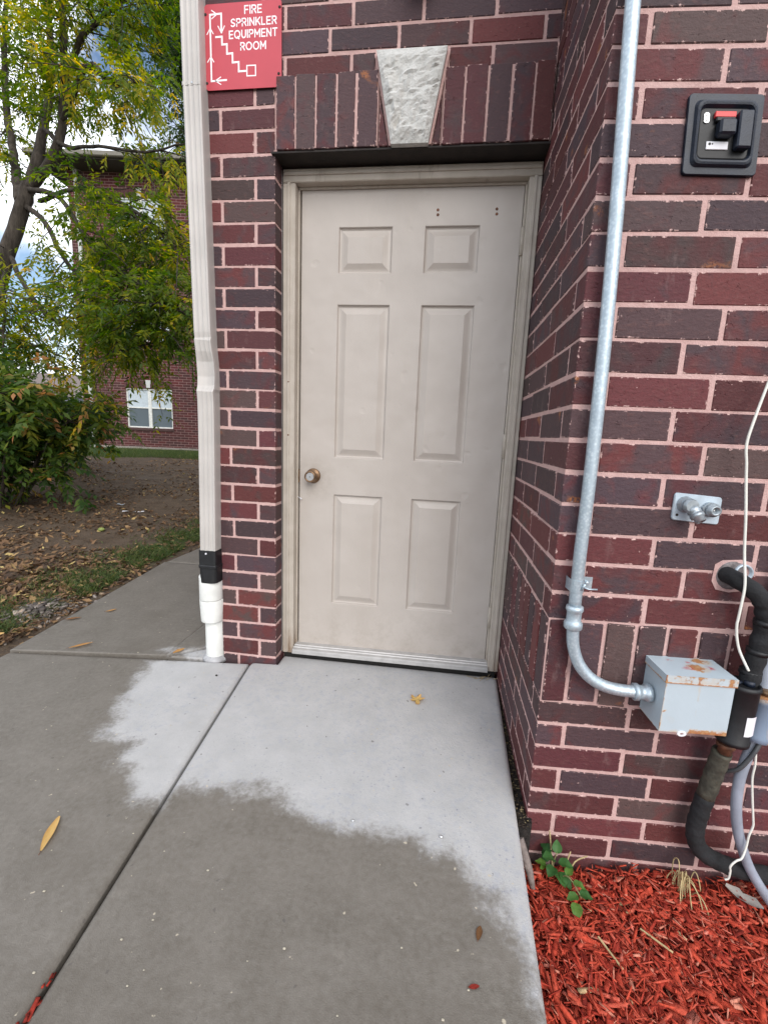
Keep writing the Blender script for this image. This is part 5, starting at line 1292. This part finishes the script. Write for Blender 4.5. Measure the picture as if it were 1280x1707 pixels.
for a_, b_ in zip(cuts_s[:-1], cuts_s[1:]):
    for c_, d_ in zip(cuts_z[:-1], cuts_z[1:]):
        if any(abs(a_ - w[0]) < 1e-6 and abs(c_ - w[1]) < 1e-6 for w in wins): continue
        wq(a_, b_, c_, d_)
mb.add([FB(0, -9, ZB0), FB(0, 0, ZB0), FB(0, 0, ZB1), FB(0, -9, ZB1)], [(0, 1, 2, 3)]); uv.append(([(-9, ZB0), (0, ZB0), (0, ZB1), (-9, ZB1)], (0, 0)))
mb.add([FB(12, 0, ZB0), FB(12, -9, ZB0), FB(12, -9, ZB1), FB(12, 0, ZB1)], [(0, 1, 2, 3)]); uv.append(([(0, ZB0), (9, ZB0), (9, ZB1), (0, ZB1)], (0, 0)))
for s0, z0, z1 in wins:       # reveals
    for q in (((s0, 0, z0), (s0, -.1, z0), (s0, -.1, z1), (s0, 0, z1)), ((s0 + WW, -.1, z0), (s0 + WW, 0, z0), (s0 + WW, 0, z1), (s0 + WW, -.1, z1)), ((s0, 0, z0), (s0 + WW, 0, z0), (s0 + WW, -.1, z0), (s0, -.1, z0)), ((s0, -.1, z1), (s0 + WW, -.1, z1), (s0 + WW, 0, z1), (s0, 0, z1))):
        mb.add([FB(*p) for p in q], [(0, 1, 2, 3)]); uv.append(([(0, 0), (.1, 0), (.1, 1), (0, 1)], (0, 0)))
link('wall', mb, farb, fb, uv=uv)
mb = MB(); mb.box(-.02, 12.02, -.03, .1, .0, .36, .005, FBp); link('foundation', mb, plain('pale_foundation', (.26, .23, .20), .9), fb)
white_trim = plain('white_vinyl', (.66, .66, .62), .45); blind = plain('closed_blind', (.47, .53, .57), .6, 0, .08)
gl = NT('window_glass'); gl.b.inputs['Transmission Weight'].default_value = 0; glass = gl.out((.055, .075, .085), .08, 0, .6)
curt = NT('curtain'); w_ = curt.new('TexWave'); w_.inputs['Scale'].default_value = 9; curt.put(w_.inputs['Vector'], curt.pos()); curtain = curt.out(curt.mix(w_.outputs['Fac'], (.055, .075, .09), (.12, .15, .17)), .35, 0, .5)
for s0, z0, z1 in wins:
    f_ = MB()
    for a0, a1, b0, b1 in ((0, .045, z0, z1), (WW - .045, WW, z0, z1), (.045, WW - .045, z1 - .045, z1), (.045, WW - .045, z0, z0 + .045), (WW / 2 - .055, WW / 2 + .055, z0 + .045, z1 - .045)): f_.box(s0 + a0, s0 + a1, .03, .09, b0, b1, .004, FBp)
    wf = link('window', f_, white_trim, fb)
    zm = (z0 + z1) / 2 + .02
    for a0, a1 in ((.045, WW / 2 - .055), (WW / 2 + .055, WW - .045)):
        m2 = MB(); m2.box(s0 + a0, s0 + a1, .045, .075, zm - .022, zm + .022, .003, FBp); link('sash_rail', m2, white_trim, wf)
        m2 = MB(); m2.box(s0 + a0, s0 + a1, .068, .072, zm, z1 - .045, 0, FBp); link('pane', m2, blind, wf)
        m2 = MB(); m2.box(s0 + a0, s0 + a1, .078, .082, z0 + .045, zm, 0, FBp); link('pane', m2, curtain if z0 < 3 else blind, wf)
    m2 = MB(); m2.box(s0 - .04, s0 + WW + .04, -.04, .05, z0 - .085, z0 - .002, .006, FBp); link('sill', m2, plain('brick_sill', (.07, .035, .033), .85), fb)
    m2 = MB()
    nS = 20
    for k in range(nS): a0 = s0 - .03 + (WW + .06) * k / nS; m2.box(a0 + .005, a0 + (WW + .06) / nS - .005, -.012, .04, z1 + .004, z1 + .235, .003, FBp)
    link('soldier_course', m2, plain('soldier_brick', (.085, .032, .032), .85, 0, .3, 30), fb)
    m2 = MB(); c = [(s0 + WW / 2 + sx * (.06 + .025 * sz), -.03 if sy2 == 0 else .03, z1 + .02 + .25 * sz) for sz in (0, 1) for sy2 in (0, 1) for sx in (-1, 1)]; m2.hexa([FBp(Vector(p)) for p in c], .006); link('keystone', m2, M['stone'], fb)
mb = MB(); mb.box(-.65, 12.65, -.65, 9.4, 8.66, 8.72, .005, FBp); link('soffit', mb, plain('brown_soffit', (.05, .042, .035), .8), fb)
mb = MB(); mb.box(-.66, 12.66, -.76, -.651, 8.70, 8.84, .02, FBp); mb.box(-.76, -.661, -.76, 9.4, 8.70, 8.84, .02, FBp); link('gutter', mb, plain('beige_gutter', (.17, .155, .125), .5), fb)
mb = MB(); mb.add([FBp(p) for p in ((-.7, -.7, 8.80), (12.7, -.7, 8.80), (9.5, 4.4, 10.6), (2.5, 4.4, 10.6), (-.7, 9.4, 8.80), (12.7, 9.4, 8.80))], [(0, 1, 2, 3), (1, 5, 2), (5, 4, 3, 2), (4, 0, 3)]); link('roof', mb, plain('grey_shingles', (.09, .085, .08), .9, 0, .3, 9), fb)
mb = MB(); mb.box(.24, .34, -.09, -.01, 1.0, 8.66, .01, FBp); dsp = link('drainpipe', mb, plain('pale_drainpipe', (.48, .50, .46), .5), fb)
mb = MB(); mb.lathe(FB(.30, .05, .2), (0, 0, 1), [(0, .06), (.78, .06), (.80, .066), (.86, .066)], 16); link('pipe_base', mb, M['pvc'], dsp)

# metal fence, pale blue house and trees past the building corner
fz = .2
mf = thing('metal_fence', 'low grey metal fence between the shrub and the far building', 'fence', (-13.3, 13.6, fz))
fm = plain('grey_fence_metal', (.18, .19, .19), .5)
a_, b_ = Vector((-16.5, 13.0, fz)), Vector((-11.6, 13.9, fz)); dv = (b_ - a_)
for k, hh in enumerate((.12, .95)):
    mb = MB(); mb.tube([a_ + Vector((0, 0, hh)), b_ + Vector((0, 0, hh))], .025, 8); link('rail', mb, fm, mf)
for k in range(26):
    p = a_ + dv * (k / 25); mb = MB(); r_ = .03 if k % 5 == 0 else .011; mb.tube([p, p + Vector((0, 0, 1.05 if k % 5 == 0 else .95))], r_, 6); link('post' if k % 5 == 0 else 'picket', mb, fm, mf)
ho = thing('house', 'pale lilac house with white trim glimpsed past the far brick corner', 'house', (-23.0, 26.0, .2))
HA = R(20)
def HP(p): return Vector((-23.5 + math.cos(HA) * p[0] - math.sin(HA) * p[1], 26.0 + math.sin(HA) * p[0] + math.cos(HA) * p[1], .15 + p[2]))
mb = MB(); mb.box(-4, 4, 0, 6, 0, 2.6, .01, HP); link('wall', mb, plain('lilac_siding', (.40, .40, .56), .7), ho)
mb = MB(); mb.add([HP(Vector(p)) for p in ((-4.4, -.4, 2.55), (4.4, -.4, 2.55), (4.4, 3, 4.3), (-4.4, 3, 4.3), (-4.4, 6.4, 2.55), (4.4, 6.4, 2.55))], [(0, 1, 2, 3), (3, 2, 5, 4), (0, 3, 4), (1, 5, 2)]); link('roof', mb, plain('house_roof', (.16, .13, .12), .9), ho)
for x in (-2.4, -.2, 2.0):
    mb = MB(); mb.box(x, x + 1.1, -.05, .05, .9, 2.1, .01, HP); w3 = link('window', mb, white_trim, ho); mb = MB(); mb.box(x + .1, x + 1.0, -.07, -.04, 1.0, 2.0, 0, HP); link('pane', mb, glass, w3)
